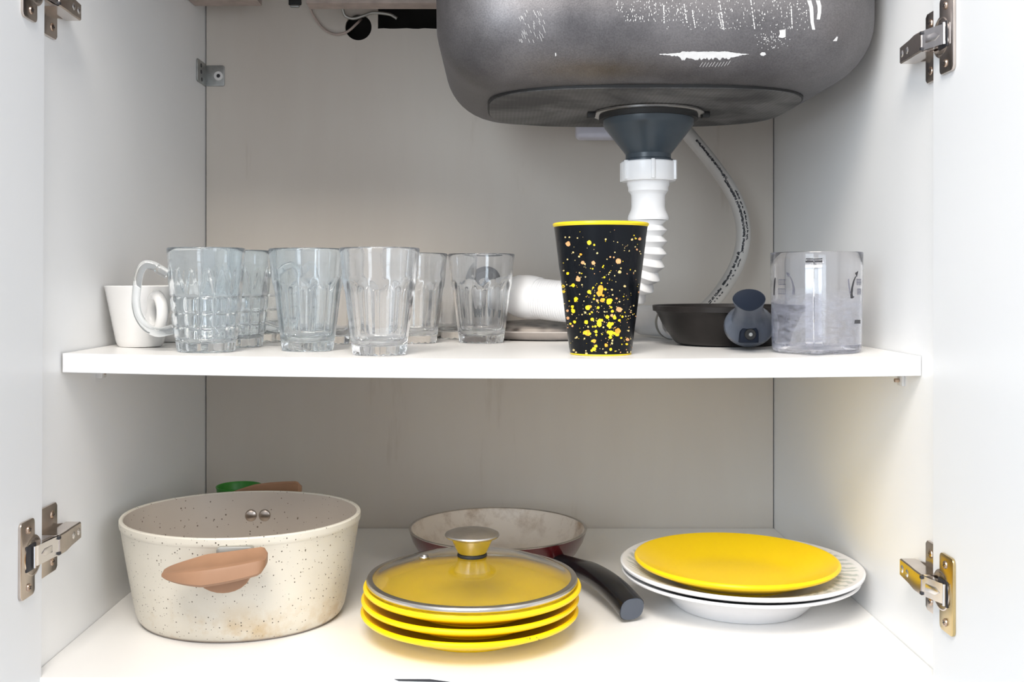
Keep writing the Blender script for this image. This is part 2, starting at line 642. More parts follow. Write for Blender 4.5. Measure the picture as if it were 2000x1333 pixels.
def world_pt(px, py, depth):
    return Vector(((px - VX) / F * depth, depth, EYE - (py - VY) / F * depth))


def bvh_of(objs):
    vs, fs = [], []
    for o in objs:
        mt = Matrix.Translation(o.parent.location) @ Matrix.Rotation(o.parent.rotation_euler.z, 4, 'Z') if o.parent else Matrix.Identity(4)
        mt = mt @ o.matrix_basis
        k = len(vs)
        vs += [mt @ v.co for v in o.data.vertices]
        fs += [[k + i for i in p.vertices] for p in o.data.polygons]
    return BVHTree.FromPolygons(vs, fs)


def hit(bvh, px, py):
    d = Vector(((px - VX) / F, 1, -(py - VY) / F))
    loc, nrm, _, dist = bvh.ray_cast(Vector((0, 0, EYE)), d.normalized())
    if loc is None:
        return None, None
    if nrm.dot(d) > 0:
        nrm = -nrm
    return loc, nrm


def mark(bm, bvh, pts, lift=0.0003):
    """a flat printed or smeared patch lying on a surface, outlined by points of that surface"""
    vs = []
    for px, py in pts:
        loc, nrm = hit(bvh, px, py)
        if loc is None:
            continue
        vs.append(bm.verts.new(loc + nrm * lift))
    if len(vs) >= 3:
        bm.faces.new(vs)


def finish_marks(name, bm, m, parent, label=None, kind=None):
    """marks are gathered in world space: bring them into the parent's space"""
    inv = (Matrix.Translation(parent.location) @ Matrix.Rotation(parent.rotation_euler.z, 4, 'Z')).inverted()
    bmesh.ops.transform(bm, matrix=inv, verts=bm.verts)
    me = bpy.data.meshes.new(name)
    bm.to_mesh(me)
    bm.free()
    me.materials.append(m)
    o = bpy.data.objects.new(name, me)
    link(o, parent)
    return tag(o, label, kind=kind)


# ------------------------------------------------------------------ the cabinet shell
XL, XR = -0.3926, 0.3753       # inner faces of the side panels
YB = 1.385                     # inner face of the back panel
YF = 0.872                     # front edge of the side panels
TOP = 0.725                    # underside of the worktop


def struct(name, bm, m, smooth=False, parent=None):
    o = meshobj(name, bm, m, parent, smooth)
    if not parent:
        o['kind'] = 'structure'
    return o


wall_left = struct('wall_left', box_bm(XL - 0.016, XL, YF, YB + 0.006, -0.10, TOP, 0.0004, 1), M['panel'])
wall_right = struct('wall_right', box_bm(XR, XR + 0.016, YF, YB + 0.006, -0.10, TOP, 0.0004, 1), M['panel'])
floor = struct('floor', box_bm(XL + 0.0003, XR - 0.0003, 0.861, YB - 0.0016, -0.016, 0.0, 0.0006, 1), M['shelf'])

# back panel with a drilled hole and a sawn slot near the top, cut as real openings
hole_c, hole_r = world_pt(700, 53, YB), 0.0178
slot = (world_pt(738, 56, YB), world_pt(1010, 12, YB))


def back_panel():
    bm = box_bm(XL + 0.0016, XR - 0.0016, YB, YB + 0.005, -0.02, TOP)
    o = struct('wall_back', bm, M['back'])
    cut = bmesh.new()
    bmesh.ops.create_cone(cut, cap_ends=True, segments=40, radius1=hole_r, radius2=hole_r, depth=0.05,
                          matrix=Matrix.Translation((hole_c.x, YB, hole_c.z)) @ Matrix.Rotation(PI / 2, 4, 'X'))
    rag = [(slot[0].x, slot[0].z)]
    for k in range(1, 24):
        f = k / 24
        rag.append((slot[0].x + f * (slot[1].x - slot[0].x), slot[0].z + 0.0004 * sin(k * 1.7) + 0.0006 * random.random()))
    rag += [(slot[1].x, slot[0].z), (slot[1].x, slot[1].z), (slot[0].x, slot[1].z)]
    prism_bm(rag, 'y', YB - 0.02, YB + 0.03, bm=cut)
    me = bpy.data.meshes.new('cutter')
    cut.to_mesh(me)
    cut.free()
    c = bpy.data.objects.new('cutter', me)
    COL.objects.link(c)
    md = o.modifiers.new('cut', 'BOOLEAN')
    md.operation, md.object, md.solver = 'DIFFERENCE', c, 'EXACT'
    dg = bpy.context.evaluated_depsgraph_get()
    me2 = bpy.data.meshes.new_from_object(o.evaluated_get(dg))
    o.modifiers.clear()
    o.data = me2
    bpy.data.objects.remove(c)
    return o


wall_back = back_panel()
struct('wall_rear', box_bm(XL - 0.05, XR + 0.05, YB + 0.045, YB + 0.075, -0.12, TOP + 0.03), M['dark'])
struct('ceiling', box_bm(XL - 0.02, XR + 0.02, 0.835, YB + 0.04, TOP, TOP + 0.038), M['counter'])
# timber rails under the worktop
struct('trim_1', box_bm(XL + 0.0005, world_pt(510, 0, 1.33).x, 1.26, 1.335, world_pt(0, 12, 1.335).z, TOP - 0.0005, 0.0008, 1), M['brace'])
struct('trim_2', box_bm(world_pt(602, 0, 1.31).x, XR - 0.0005, 1.292, 1.322, world_pt(0, 18, 1.322).z, TOP - 0.0005, 0.0008, 1), M['brace'])
# kitchen floor and plinth in front of and below the cabinet
struct('floor_kitchen', box_bm(-2.2, 2.2, -1.6, 1.42, -0.14, -0.12), M['kitchen'])
struct('baseboard_front', box_bm(XL, XR, 0.92, 0.936, -0.12, -0.017), M['panel'])
o = meshobj('edge_chip', prism_bm([(0, 0), (0.03, 0), (0.049, -0.0026), (0.004, -0.0015)], 'y', 0, 0.0005), M['ink'], floor, False)
o.location = (world_pt(770, 0, 0.861).x, 0.8604, -0.0009)
o['label'] = 'dark purple chip on the front edge'


def door(name, side):
    if side < 0:
        bm = box_bm(-0.018, 0.0, 0.47, 0.864, -0.015, 0.70, 0.0008, 1)
        o = struct(name, bm, M['door'])
        o.location = (-0.3828, 0, 0.0)
        o.rotation_euler = (0, 0.0050, 0)
    else:
        bm = box_bm(0.0, 0.018, 0.47, 0.864, -0.015, 0.70, 0.0008, 1)
        o = struct(name, bm, M['door'])
        o.location = (0.3676, 0, 0)
        o.rotation_euler = (0, 0.0006, 0)
    return o


door('door_1', -1)
door('door_2', 1)

# ------------------------------------------------------------------ the sagging middle shelf
SAG = 0.0042
SX0, SX1 = XL + 0.0022, XR - 0.0010


def shelf_top(x):
    f = (x - SX0) / (SX1 - SX0)
    base = 0.2682 - 0.0012 * f
    return base - SAG * 4 * f * (1 - f) * 0.92


def rest(x, r):
    return max(shelf_top(x - r), shelf_top(x), shelf_top(x + r)) + 0.0003


def shelf_front(x):
    f = (x - SX0) / (SX1 - SX0)
    return 0.924 - 0.020 * f


def make_shelf():
    TH = 0.0172
    root = thing('shelf', 'white laminated shelf board sagging slightly across the middle of the cabinet', 'shelf', (SX0, 0.92, shelf_top(SX0) - TH))
    ox, oy, oz = root.location
    n = 40
    for nm, m in (('board', M['shelf']), ('edge_band', M['edge'])):
        bm = bmesh.new()
        secs = []
        for k in range(n + 1):
            x = SX0 + (SX1 - SX0) * k / n
            zt, yf = shelf_top(x), shelf_front(x)
            if nm == 'board':
                pts = [(yf + 0.0009, zt), (YB - 0.004, zt), (YB - 0.004, zt - TH), (yf + 0.0009, zt - TH)]
            else:
                pts = [(yf, zt - 0.0005), (yf + 0.0005, zt + 0.0001), (yf + 0.0009, zt + 0.0001), (yf + 0.0009, zt - TH - 0.0001), (yf + 0.0005, zt - TH - 0.0001), (yf, zt - TH + 0.0005)]
            secs.append([bm.verts.new((x - ox, y - oy, z - oz)) for y, z in pts])
        q = len(secs[0])
        for A, B in zip(secs, secs[1:]):
            for k in range(q):
                bm.faces.new((A[k], B[k], B[(k + 1) % q], A[(k + 1) % q]))
        bm.faces.new(secs[0])
        bm.faces.new(secs[-1][::-1])
        meshobj(nm, bm, m, root, True, angle=0.3)
    return root


make_shelf()


def pin(wx, s, px, label):
    """little plastic shelf support pushed into the side panel"""
    y = abs(wx) * F / abs(px - VX)
    zt = shelf_top(wx) - 0.0174
    root = thing('shelf_pin', label, 'shelf support', (wx, y, zt), 'plastic shelf supports')
    meshobj('pad', box_bm(min(0, s * 0.012), max(0, s * 0.012), -0.006, 0.006, -0.0030, 0.0, 0.0006), M['clear_pin'], root)
    meshobj('flange', box_bm(min(0, s * 0.003), max(0, s * 0.006), -0.006, 0.006, -0.0130, -0.003, 0.0006), M['clear_pin'], root)
    bm = bmesh.new()
    bmesh.ops.create_cone(bm, cap_ends=True, segments=12, radius1=0.0018, radius2=0.0018, depth=0.004,
                          matrix=Matrix.Translation((s * 0.0055, 0, -0.008)) @ Matrix.Rotation(PI / 2, 4, 'Y'))
    meshobj('peg', bm, M['screw'], root)


pin(XL, 1, 192, 'small clear shelf support under the left end of the shelf')
pin(XR, -1, 1763, 'small white shelf support under the right end of the shelf')


# ------------------------------------------------------------------ hinges
def hinge(s, zc, label, gold):
    """s = -1 on the left panel, +1 on the right; u runs from the panel inwards, v is depth, w height"""
    wx = XL if s < 0 else XR
    ud = 0.0098 if s < 0 else 0.0078          # how far the open door's face stands inside the panel
    tilt = -0.0050 * zc if s < 0 else 0.0
    ud += -tilt * 0.9 - (0.0 if s > 0 else 0.0)
    root = thing('hinge', label, 'hinge', (wx, 0.90, zc), 'concealed cup hinges of the cabinet doors')

    dv = -0.018 if s > 0 else 0.0             # the right-hand arms sit nearer the front edge
    dc = -0.008 if s > 0 else 0.0

    def P(u, v, w):
        return Vector((-s * u, v - 0.90, w))

    def ubox(u0, u1, v0, v1, w0, w1, bev=0.0006, bm=None):
        xs = sorted((-s * u0, -s * u1))
        return box_bm(xs[0], xs[1], v0 - 0.9, v1 - 0.9, w0, w1, bev, 2, bm)
    # cup plate screwed on the door
    pl = rrect(0.8200 - 0.9, 0.8455 - 0.9, -0.0315, 0.0315, 0.0045)
    a, b = sorted((-s * ud, -s * (ud + 0.0024)))
    plate = meshobj('cup_plate', prism_bm(pl, 'x', a, b, 0.0006), M['brass'] if gold else M['nickel'], root)
    bm = bmesh.new()
    dirm = Matrix.Rotation(-s * PI / 2, 4, 'Y')
    lathe_bm([(0, 0), (0.0160, 0), (0.0172, 0.0006), (0.0172, 0.0020), (0.0150, 0.0028), (0.0135, 0.0018), (0.0, 0.0012)], 36, bm=bm)
    X(bm, Matrix.Translation(P(ud, 0.8425, 0)) @ dirm)
    meshobj('cup_rim', bm, M['nickel'], root)
    bm = ubox(ud + 0.0018, ud + 0.0034, 0.829, 0.846, -0.0105, 0.0105, 0.0005)
    meshobj('cup_recess', bm, M['gap'], root)
    for w in (-0.0235, 0.0235):
        bm = lathe_bm([(0, 0.0014), (0.0016, 0.0014), (0.0030, 0.0010), (0.0034, 0.0), (0, 0)], 20)
        X(bm, Matrix.Translation(P(ud + 0.0024, 0.834, w)) @ dirm)
        sc = meshobj('screw', bm, M['screw'], root)
        cb = box_bm(-0.0019, 0.0019, -0.0003, 0.0003, 0.0013, 0.0016)
        box_bm(-0.0003, 0.0003, -0.0019, 0.0019, 0.0013, 0.0016, bm=cb)
        X(cb, Matrix.Translation(P(ud + 0.0024, 0.834, w)) @ dirm @ Matrix.Rotation(0.5, 4, 'Z'))
        meshobj('slot', cb, M['gap'], sc, False)
    # pivot pin in the cup
    meshobj('pivot', tube_bm([P(ud + 0.0050, 0.8385 + dc, -0.0088), P(ud + 0.0050, 0.8385 + dc, 0.0088)], 0.0013, 12), M['nickel_light'], root)
    # link arm from the cup to the panel arm
    u1 = 0.0200
    bm = bmesh.new()
    sec = []
    for u, v in ((ud + 0.0035, 0.8400 + dc), (ud + 0.0060, 0.8440 + dc), (u1 - 0.0015, 0.8700 + dv), (u1, 0.8765 + dv)):
        sec.append([bm.verts.new(P(u + du, v + dv, w)) for du, dv, w in ((0, 0, -0.0082), (0, 0, 0.0082), (-0.0018, 0.0008, 0.0082), (-0.0018, 0.0008, -0.0082))])
    for A, B in zip(sec, sec[1:]):
        for k in range(4):
            bm.faces.new((A[k], A[(k + 1) % 4], B[(k + 1) % 4], B[k]))
    bm.faces.new(sec[0])
    bm.faces.new(sec[-1][::-1])
    for w in (-0.0082, 0.0070):     # turned-down side flanges
        v0 = [bm.verts.new(P(u, v, w + dw)) for dw in (0, 0.0012) for u, v in ((ud + 0.0035, 0.8405 + dc), (u1, 0.8765 + dv), (u1 - 0.007, 0.879 + dv), (ud + 0.0005, 0.8445 + dc))]
        for f in ((0, 1, 2, 3), (7, 6, 5, 4), (0, 4, 5, 1), (1, 5, 6, 2), (2, 6, 7, 3), (3, 7, 4, 0)):
            bm.faces.new([v0[i] for i in f])
    arm = meshobj('link_arm', bm, M['nickel_light'], root, True, angle=0.4)
    # stamped tongue on the link
    tb = prism_bm([(-0.0085, -0.0030), (0.003, -0.0032), (0.0085, 0.0), (0.003, 0.0032), (-0.0085, 0.0030)], 'z', 0, 0.0004, 0.0002)
    mid = P((ud + 0.006 + u1 - 0.0015) / 2 + 0.0001, 0.857 + (dv + dc) / 2, 0)
    tdir = (P(u1 - 0.0015, 0.87 + dv, 0) - P(ud + 0.006, 0.844 + dc, 0)).normalized()
    wdir = Vector((0, 0, 1))
    ndir = tdir.cross(wdir)
    if ndir.y > 0:
        ndir = -ndir
    mt = Matrix((( -tdir.x, wdir.x, ndir.x, mid.x), (-tdir.y, wdir.y, ndir.y, mid.y), (-tdir.z, wdir.z, ndir.z, mid.z), (0, 0, 0, 1)))
    meshobj('tongue', X(tb, mt), M['nickel_light'], arm)
    # panel arm: a channel tapering away into the cabinet
    bm = bmesh.new()
    sec = []
    for u, v, hw in ((0.0205, 0.8755, 0.0088), (0.0205, 0.890, 0.0090), (0.0185, 0.905, 0.0084), (0.0165, 0.930, 0.0076)):
        sec.append([bm.verts.new(P(uu, v + dv, w)) for uu, w in ((0.0028, -hw), (u - 0.001, -hw), (u, -hw + 0.001), (u, hw - 0.001), (u - 0.001, hw), (0.0028, hw))])
    for A, B in zip(sec, sec[1:]):
        for k in range(6):
            bm.faces.new((A[k], A[(k + 1) % 6], B[(k + 1) % 6], B[k]))
    bm.faces.new(sec[0])
    bm.faces.new(sec[-1][::-1])
    body = meshobj('panel_arm', bm, M['nickel'], root, True, angle=0.4)
    for v, u in ((0.910, 0.0180), (0.9235, 0.0170)):
        b2 = lathe_bm([(0, 0.0012), (0.0020, 0.0012), (0.0034, 0.0004), (0.0036, 0.0), (0, 0)], 18)
        X(b2, Matrix.Translation(P(u - 0.0002, v + dv, 0)) @ dirm)
        sc = meshobj('adjusting_screw', b2, M['nickel_light'], body)
    for w in (-0.0066, 0.0066):
        meshobj('notch', ubox(u1 - 0.0018, u1 + 0.0010, 0.8735 + dv, 0.8770 + dv, w - 0.0012, w + 0.0012, 0.0003), M['gap'], body)
    # mounting plate with two wings
    wing = [(0.8800, -0.0300), (0.9085, -0.0300), (0.9115, -0.0272), (0.9115, -0.010), (0.924, -0.008), (0.924, 0.008), (0.9115, 0.010), (0.9115, 0.0272), (0.9085, 0.0300), (0.8800, 0.0300)]
    a, b = sorted((-s * 0.0001, -s * 0.0030))
    mp = meshobj('mounting_plate', prism_bm([(v + dv * 1.2 - 0.9, w) for v, w in wing], 'x', a, b, 0.0006), M['nickel'], root)
    for w in (-0.0205, 0.0205):
        b2 = lathe_bm([(0, 0.0013), (0.0018, 0.0013), (0.0034, 0.0008), (0.0038, 0.0), (0, 0)], 20)
        X(b2, Matrix.Translation(P(0.0029, 0.9010 + dv * 1.2, w)) @ dirm)
        sc = meshobj('screw', b2, M['screw'], root)
        cb = box_bm(-0.0020, 0.0020, -0.0003, 0.0003, 0.0012, 0.0015)
        box_bm(-0.0003, 0.0003, -0.0020, 0.0020, 0.0012, 0.0015, bm=cb)
        X(cb, Matrix.Translation(P(0.0029, 0.9010 + dv * 1.2, w)) @ dirm)
        meshobj('slot', cb, M['gap'], sc, False)
    return root


hinge(-1, 0.1075, 'nickel cup hinge on the left door, low down beside the cream pot', False)
hinge(-1, 0.5770, 'nickel cup hinge at the top left corner, cut off by the frame', False)
hinge(1, 0.0790, 'cup hinge with a yellowed plate on the right door, low down beside the white plates', True)
hinge(1, 0.5340, 'nickel cup hinge with a pale link on the right door, high up beside the sink', False)


# ------------------------------------------------------------------ corner bracket, cable, rail clip
def bracket():
    c = world_pt(398, 148, YB)
    root = thing('corner_bracket', 'grey zinc corner bracket screwed to the back wall and left panel', 'bracket', (XL, YB, c.z))
    a = meshobj('back_flange', prism_bm(rrect(0.0005, 0.0265, -0.0145, 0.0135, 0.003), 'y', -0.0022, -0.0002, 0.0004), M['zinc'], root)
    bm = prism_bm(rrect(-0.042, -0.0005, -0.0150, 0.0150, 0.003), 'x', 0.0001, 0.0020, 0.0004)
    b = meshobj('side_flange', bm, M['zinc'], root)
    ring = lathe_bm([(0.0026, 0.0), (0.0026, 0.0014), (0.0060, 0.0014), (0.0064, 0.0), ], 28, closed=True)
    X(ring, Matrix.Translation((0.0185, -0.0022, -0.0008)) @ Matrix.Rotation(PI / 2, 4, 'X'))
    meshobj('washer', ring, M['cup_white'], a)
    sc = lathe_bm([(0, 0.0009), (0.0026, 0.0007), (0.0026, 0), (0, 0)], 16)
    X(sc, Matrix.Translation((0.0185, -0.0022, -0.0008)) @ Matrix.Rotation(PI / 2, 4, 'X'))
    meshobj('screw', sc, M['gap'], a)
    for z in (-0.0095, 0.0, 0.0085):
        d = lathe_bm([(0, 0.0005), (0.0025, 0.0005), (0.0028, 0), (0, 0)], 14)
        X(d, Matrix.Translation((0.0020, -0.026 + 0.003 * (z < 0), z)) @ Matrix.Rotation(PI / 2, 4, 'Y'))
        meshobj('screw', d, M['gap'], b)


bracket()

p = [world_pt(604, 8, 1.37), world_pt(612, 30, 1.375), world_pt(632, 56, 1.378), world_pt(655, 67, 1.38), world_pt(678, 62, 1.38), world_pt(697, 46, 1.382), world_pt(703, 40, 1.392), world_pt(706, 38, 1.42)]
path, _ = catmull(p, 60)
tag(meshobj('cable', tube_bm(path, 0.0017, 10), M['brace']), 'thin grey cable looping from the worktop rail into the round hole', 'cable')
p = [world_pt(668, 12, 1.372), world_pt(674, 30, 1.376), world_pt(690, 36, 1.378), world_pt(712, 30, 1.379), world_pt(728, 25, 1.380), world_pt(760, 28, 1.381), world_pt(775, 36, 1.381)]
path, _ = catmull(p, 60)
tag(meshobj('cable', tube_bm(path, 0.0021, 10), M['pot_grey']), 'short pale cable crossing above the round hole towards the dark slot', 'cable')
c = world_pt(576, 4, 1.383)
root = thing('clip', 'dark metal clip under the worktop, left of the cable', 'clip', (c.x, YB, c.z))
meshobj('plate', box_bm(-0.0085, 0.0085, -0.003, -0.0003, -0.004, 0.012, 0.0008), M['rubber'], root)
meshobj('lip', box_bm(-0.006, 0.006, -0.0045, -0.0003, -0.0075, -0.004, 0.0008), M['zinc'], root)


# ------------------------------------------------------------------ sink bowl
def sink():
    a, b = 0.2140, 0.1830
    cx, cy = 0.1540, 1.1040
    H0, H1 = EYE + 0.1875, TOP - 0.002
    RB, RC = 0.062, 0.088
    root = thing('sink', 'stained stainless steel sink bowl hanging under the worktop', 'sink', (cx, cy, H0))

    def ring(d, z):                      # rounded rectangle, inset by d
        A, B, R = a - d, b - d, max(0.022, RC - d * 0.8)
        pts = []
        for sx, sy, a0 in ((1, 1, 0), (-1, 1, PI / 2), (-1, -1, PI), (1, -1, 1.5 * PI)):
            for k in range(13):
                t = a0 + PI / 2 * k / 12
                pts.append((sx * (A - R) + R * cos(t), sy * (B - R) + R * sin(t), z))
        # subdivide the straight sides
        out = []
        for p0, p1 in zip(pts, pts[1:] + pts[:1]):
            out.append(p0)
            dd = math.dist(p0, p1)
            if (len(out) and dd > 0 and (pts.index(p0) % 13) == 12):
                for k in range(1, 10):
                    out.append(tuple(p0[i] + (p1[i] - p0[i]) * k / 10 for i in range(3)))
        return out
    levels = []
    for k in range(13):
        t = PI / 2 * k / 12
        levels.append((RB * (1 - sin(t)) + 0.0015, RB * (1 - cos(t))))
    for k in range(1, 9):
        z = RB + (H1 - H0 - RB) * k / 8
        levels.append((0.0015 - 0.0015 * k / 8, z))
    bm = bmesh.new()
    rings = [[bm.verts.new(p) for p in ring(d, z)] for d, z in levels]
    n = len(rings[0])
    inner = [[bm.verts.new((v.co.x * f, v.co.y * f, -0.0010 * (1 - f))) for v in rings[0]] for f in (0.66, 0.33)]
    cv = bm.verts.new((0, 0, -0.0012))
    seq = [inner[1], inner[0]] + rings
    for A, B in zip(seq, seq[1:]):
        for k in range(n):
            j = (k + 1) % n
            bm.faces.new((A[k], A[j], B[j], B[k]))
    for k in range(n):
        bm.faces.new((cv, inner[1][(k + 1) % n], inner[1][k]))
    bm.faces.new(rings[-1])
    bowl = meshobj('bowl', bm, M['sink'], root, True, angle=0.9)
    # pad glued under the flat bottom
    px0, px1, py0, py1 = -0.1600, 0.1600, -0.1240, 0.122
    out = []
    for k in range(72):                  # a squarish oval
        t = 2 * PI * k / 72
        out.append((0.1615 * math.copysign(abs(cos(t)) ** 0.62, cos(t)), -0.001 + 0.1235 * math.copysign(abs(sin(t)) ** 0.62, sin(t))))
    meshobj('sound_pad', prism_bm(out, 'z', -0.0030, -0.0012), M['pad'], root, False)
    meshobj('pad_shadow_line', prism_bm([(x * 1.010, y * 1.010) for x, y in out], 'z', -0.0020, 0.0008), M['rubber'], root, False)  # dark strip standing in for the shadow line along the pad
    return root, bowl


sink_root, sink_bowl = sink()
sb = bvh_of([sink_bowl])


def sink_marks():
    rnd = random.Random(3)
    lift = 0.0004
    # long smear
    bm = bmesh.new()
    top, bot = [], []
    for k in range(61):
        f = k / 60
        x = 1288 + f * (1462 - 1288)
        if f < 0.24:
            env = 0.06 + 0.5 * (f / 0.24) ** 1.5
        elif f < 0.74:
            env = 0.95 + 0.05 * sin(k * 0.9)
        else:
            env = max(0.04, (1 - f) / 0.26) ** 1.3
        top.append((x, 105.2 - 5.2 * env + rnd.uniform(-.5, .5)))
        bot.append((x, 106.2 + 10.0 * env + rnd.uniform(-3.2, 1.4) * (0.25 + env)))
    for k in range(60):
        mark(bm, sb, [top[k], top[k + 1], bot[k + 1], bot[k]], lift)
    finish_marks('sealant_smear', bm, M['seal'], sink_root, 'broad horizontal white smear')
    # dab at its end, the square dab and the chip
    for nm, pts, lab in (('sealant_dab', [(1484, 105), (1488, 101.5), (1494, 102), (1496, 106), (1491, 109), (1486, 108)], 'small round white dab'),
                         ('sealant_dab', [(1522, 59), (1534, 57.5), (1534, 72), (1528, 74), (1520, 72.5), (1523, 66)], 'square white dab'),
                         ('sealant_dab', [(1626, 80), (1634, 71), (1636, 72), (1634, 80)], 'small white chip'),
                         ('sealant_dab', [(1084, 103), (1086, 103), (1086.5, 108), (1084.5, 110)], None)):
        bm = bmesh.new()
        mark(bm, sb, pts, lift)
        finish_marks(nm, bm, M['seal'], sink_root, lab)
    # drip runs at the upper right
    bm = bmesh.new()
    for base in ([(1580, 1), (1584, 14), (1585, 28), (1586, 44), (1589, 58)], [(1597, 1), (1600, 12), (1600, 24), (1598, 38)]):
        w = 4.0
        for (x0, y0), (x1, y1) in zip(base, base[1:]):
            mark(bm, sb, [(x0 - w, y0), (x0 + w, y0), (x1 + w * .9, y1), (x1 - w * .9, y1)], lift)
            w *= 0.92
    finish_marks('sealant_drip', bm, M['seal'], sink_root, 'long white drip')
    # fine spatter and dribbles on the upper face
    bm = bmesh.new()
    for k in range(330):
        x = rnd.uniform(1204, 1580)
        y = rnd.uniform(1, 58) if x > 1300 else rnd.uniform(1, 42)
        w, h = rnd.uniform(.35, .8), rnd.uniform(.8, 2.8)
        t = rnd.uniform(-1.4, 1.4)
        mark(bm, sb, [(x - w, y), (x, y - h), (x + w, y), (x + t, y + h)], lift)
    for (x0, y0), (x1, y1) in (((1405, 2), (1414, 60)), ((1466, 0), (1474, 58)), ((1352, 20), (1358, 56)), ((1336, 8), (1342, 46)), ((1545, 12), (1547, 56)), ((1296, 10), (1297, 46)), ((1403, 26), (1411, 58))):
        for q in range(8):
            f, g = q / 8, (q + rnd.uniform(.4, .95)) / 8
            xa, ya, xb, yb = x0 + (x1 - x0) * f, y0 + (y1 - y0) * f, x0 + (x1 - x0) * g, y0 + (y1 - y0) * g
            mark(bm, sb, [(xa - .9, ya), (xa + .9, ya), (xb + .9, yb), (xb - .9, yb)], lift)
    for k in range(60):
        x, y = rnd.gauss(1505, 14), rnd.gauss(78, 9)
        mark(bm, sb, [(x - .8, y), (x, y - 1.2), (x + .8, y), (x, y + 1.2)], lift)
    for k in range(10):     # scratches under the smear
        x, y = 1366 + k * 6, 118 + rnd.uniform(0, 4)
        mark(bm, sb, [(x, y + 9), (x + .9, y + 9), (x + 7, y), (x + 6, y)], lift)
    for k in range(40):     # faint scratched patch on the left
        x, y = rnd.uniform(1012, 1062), rnd.uniform(16, 78)
        l = rnd.uniform(3, 10)
        mark(bm, sb, [(x, y), (x + .5, y), (x + l * .4 + .5, y + l), (x + l * .4, y + l)], lift)
    finish_marks('sealant_spatter', bm, M['seal'], sink_root, 'fine white spatter', 'stuff')


sink_marks()


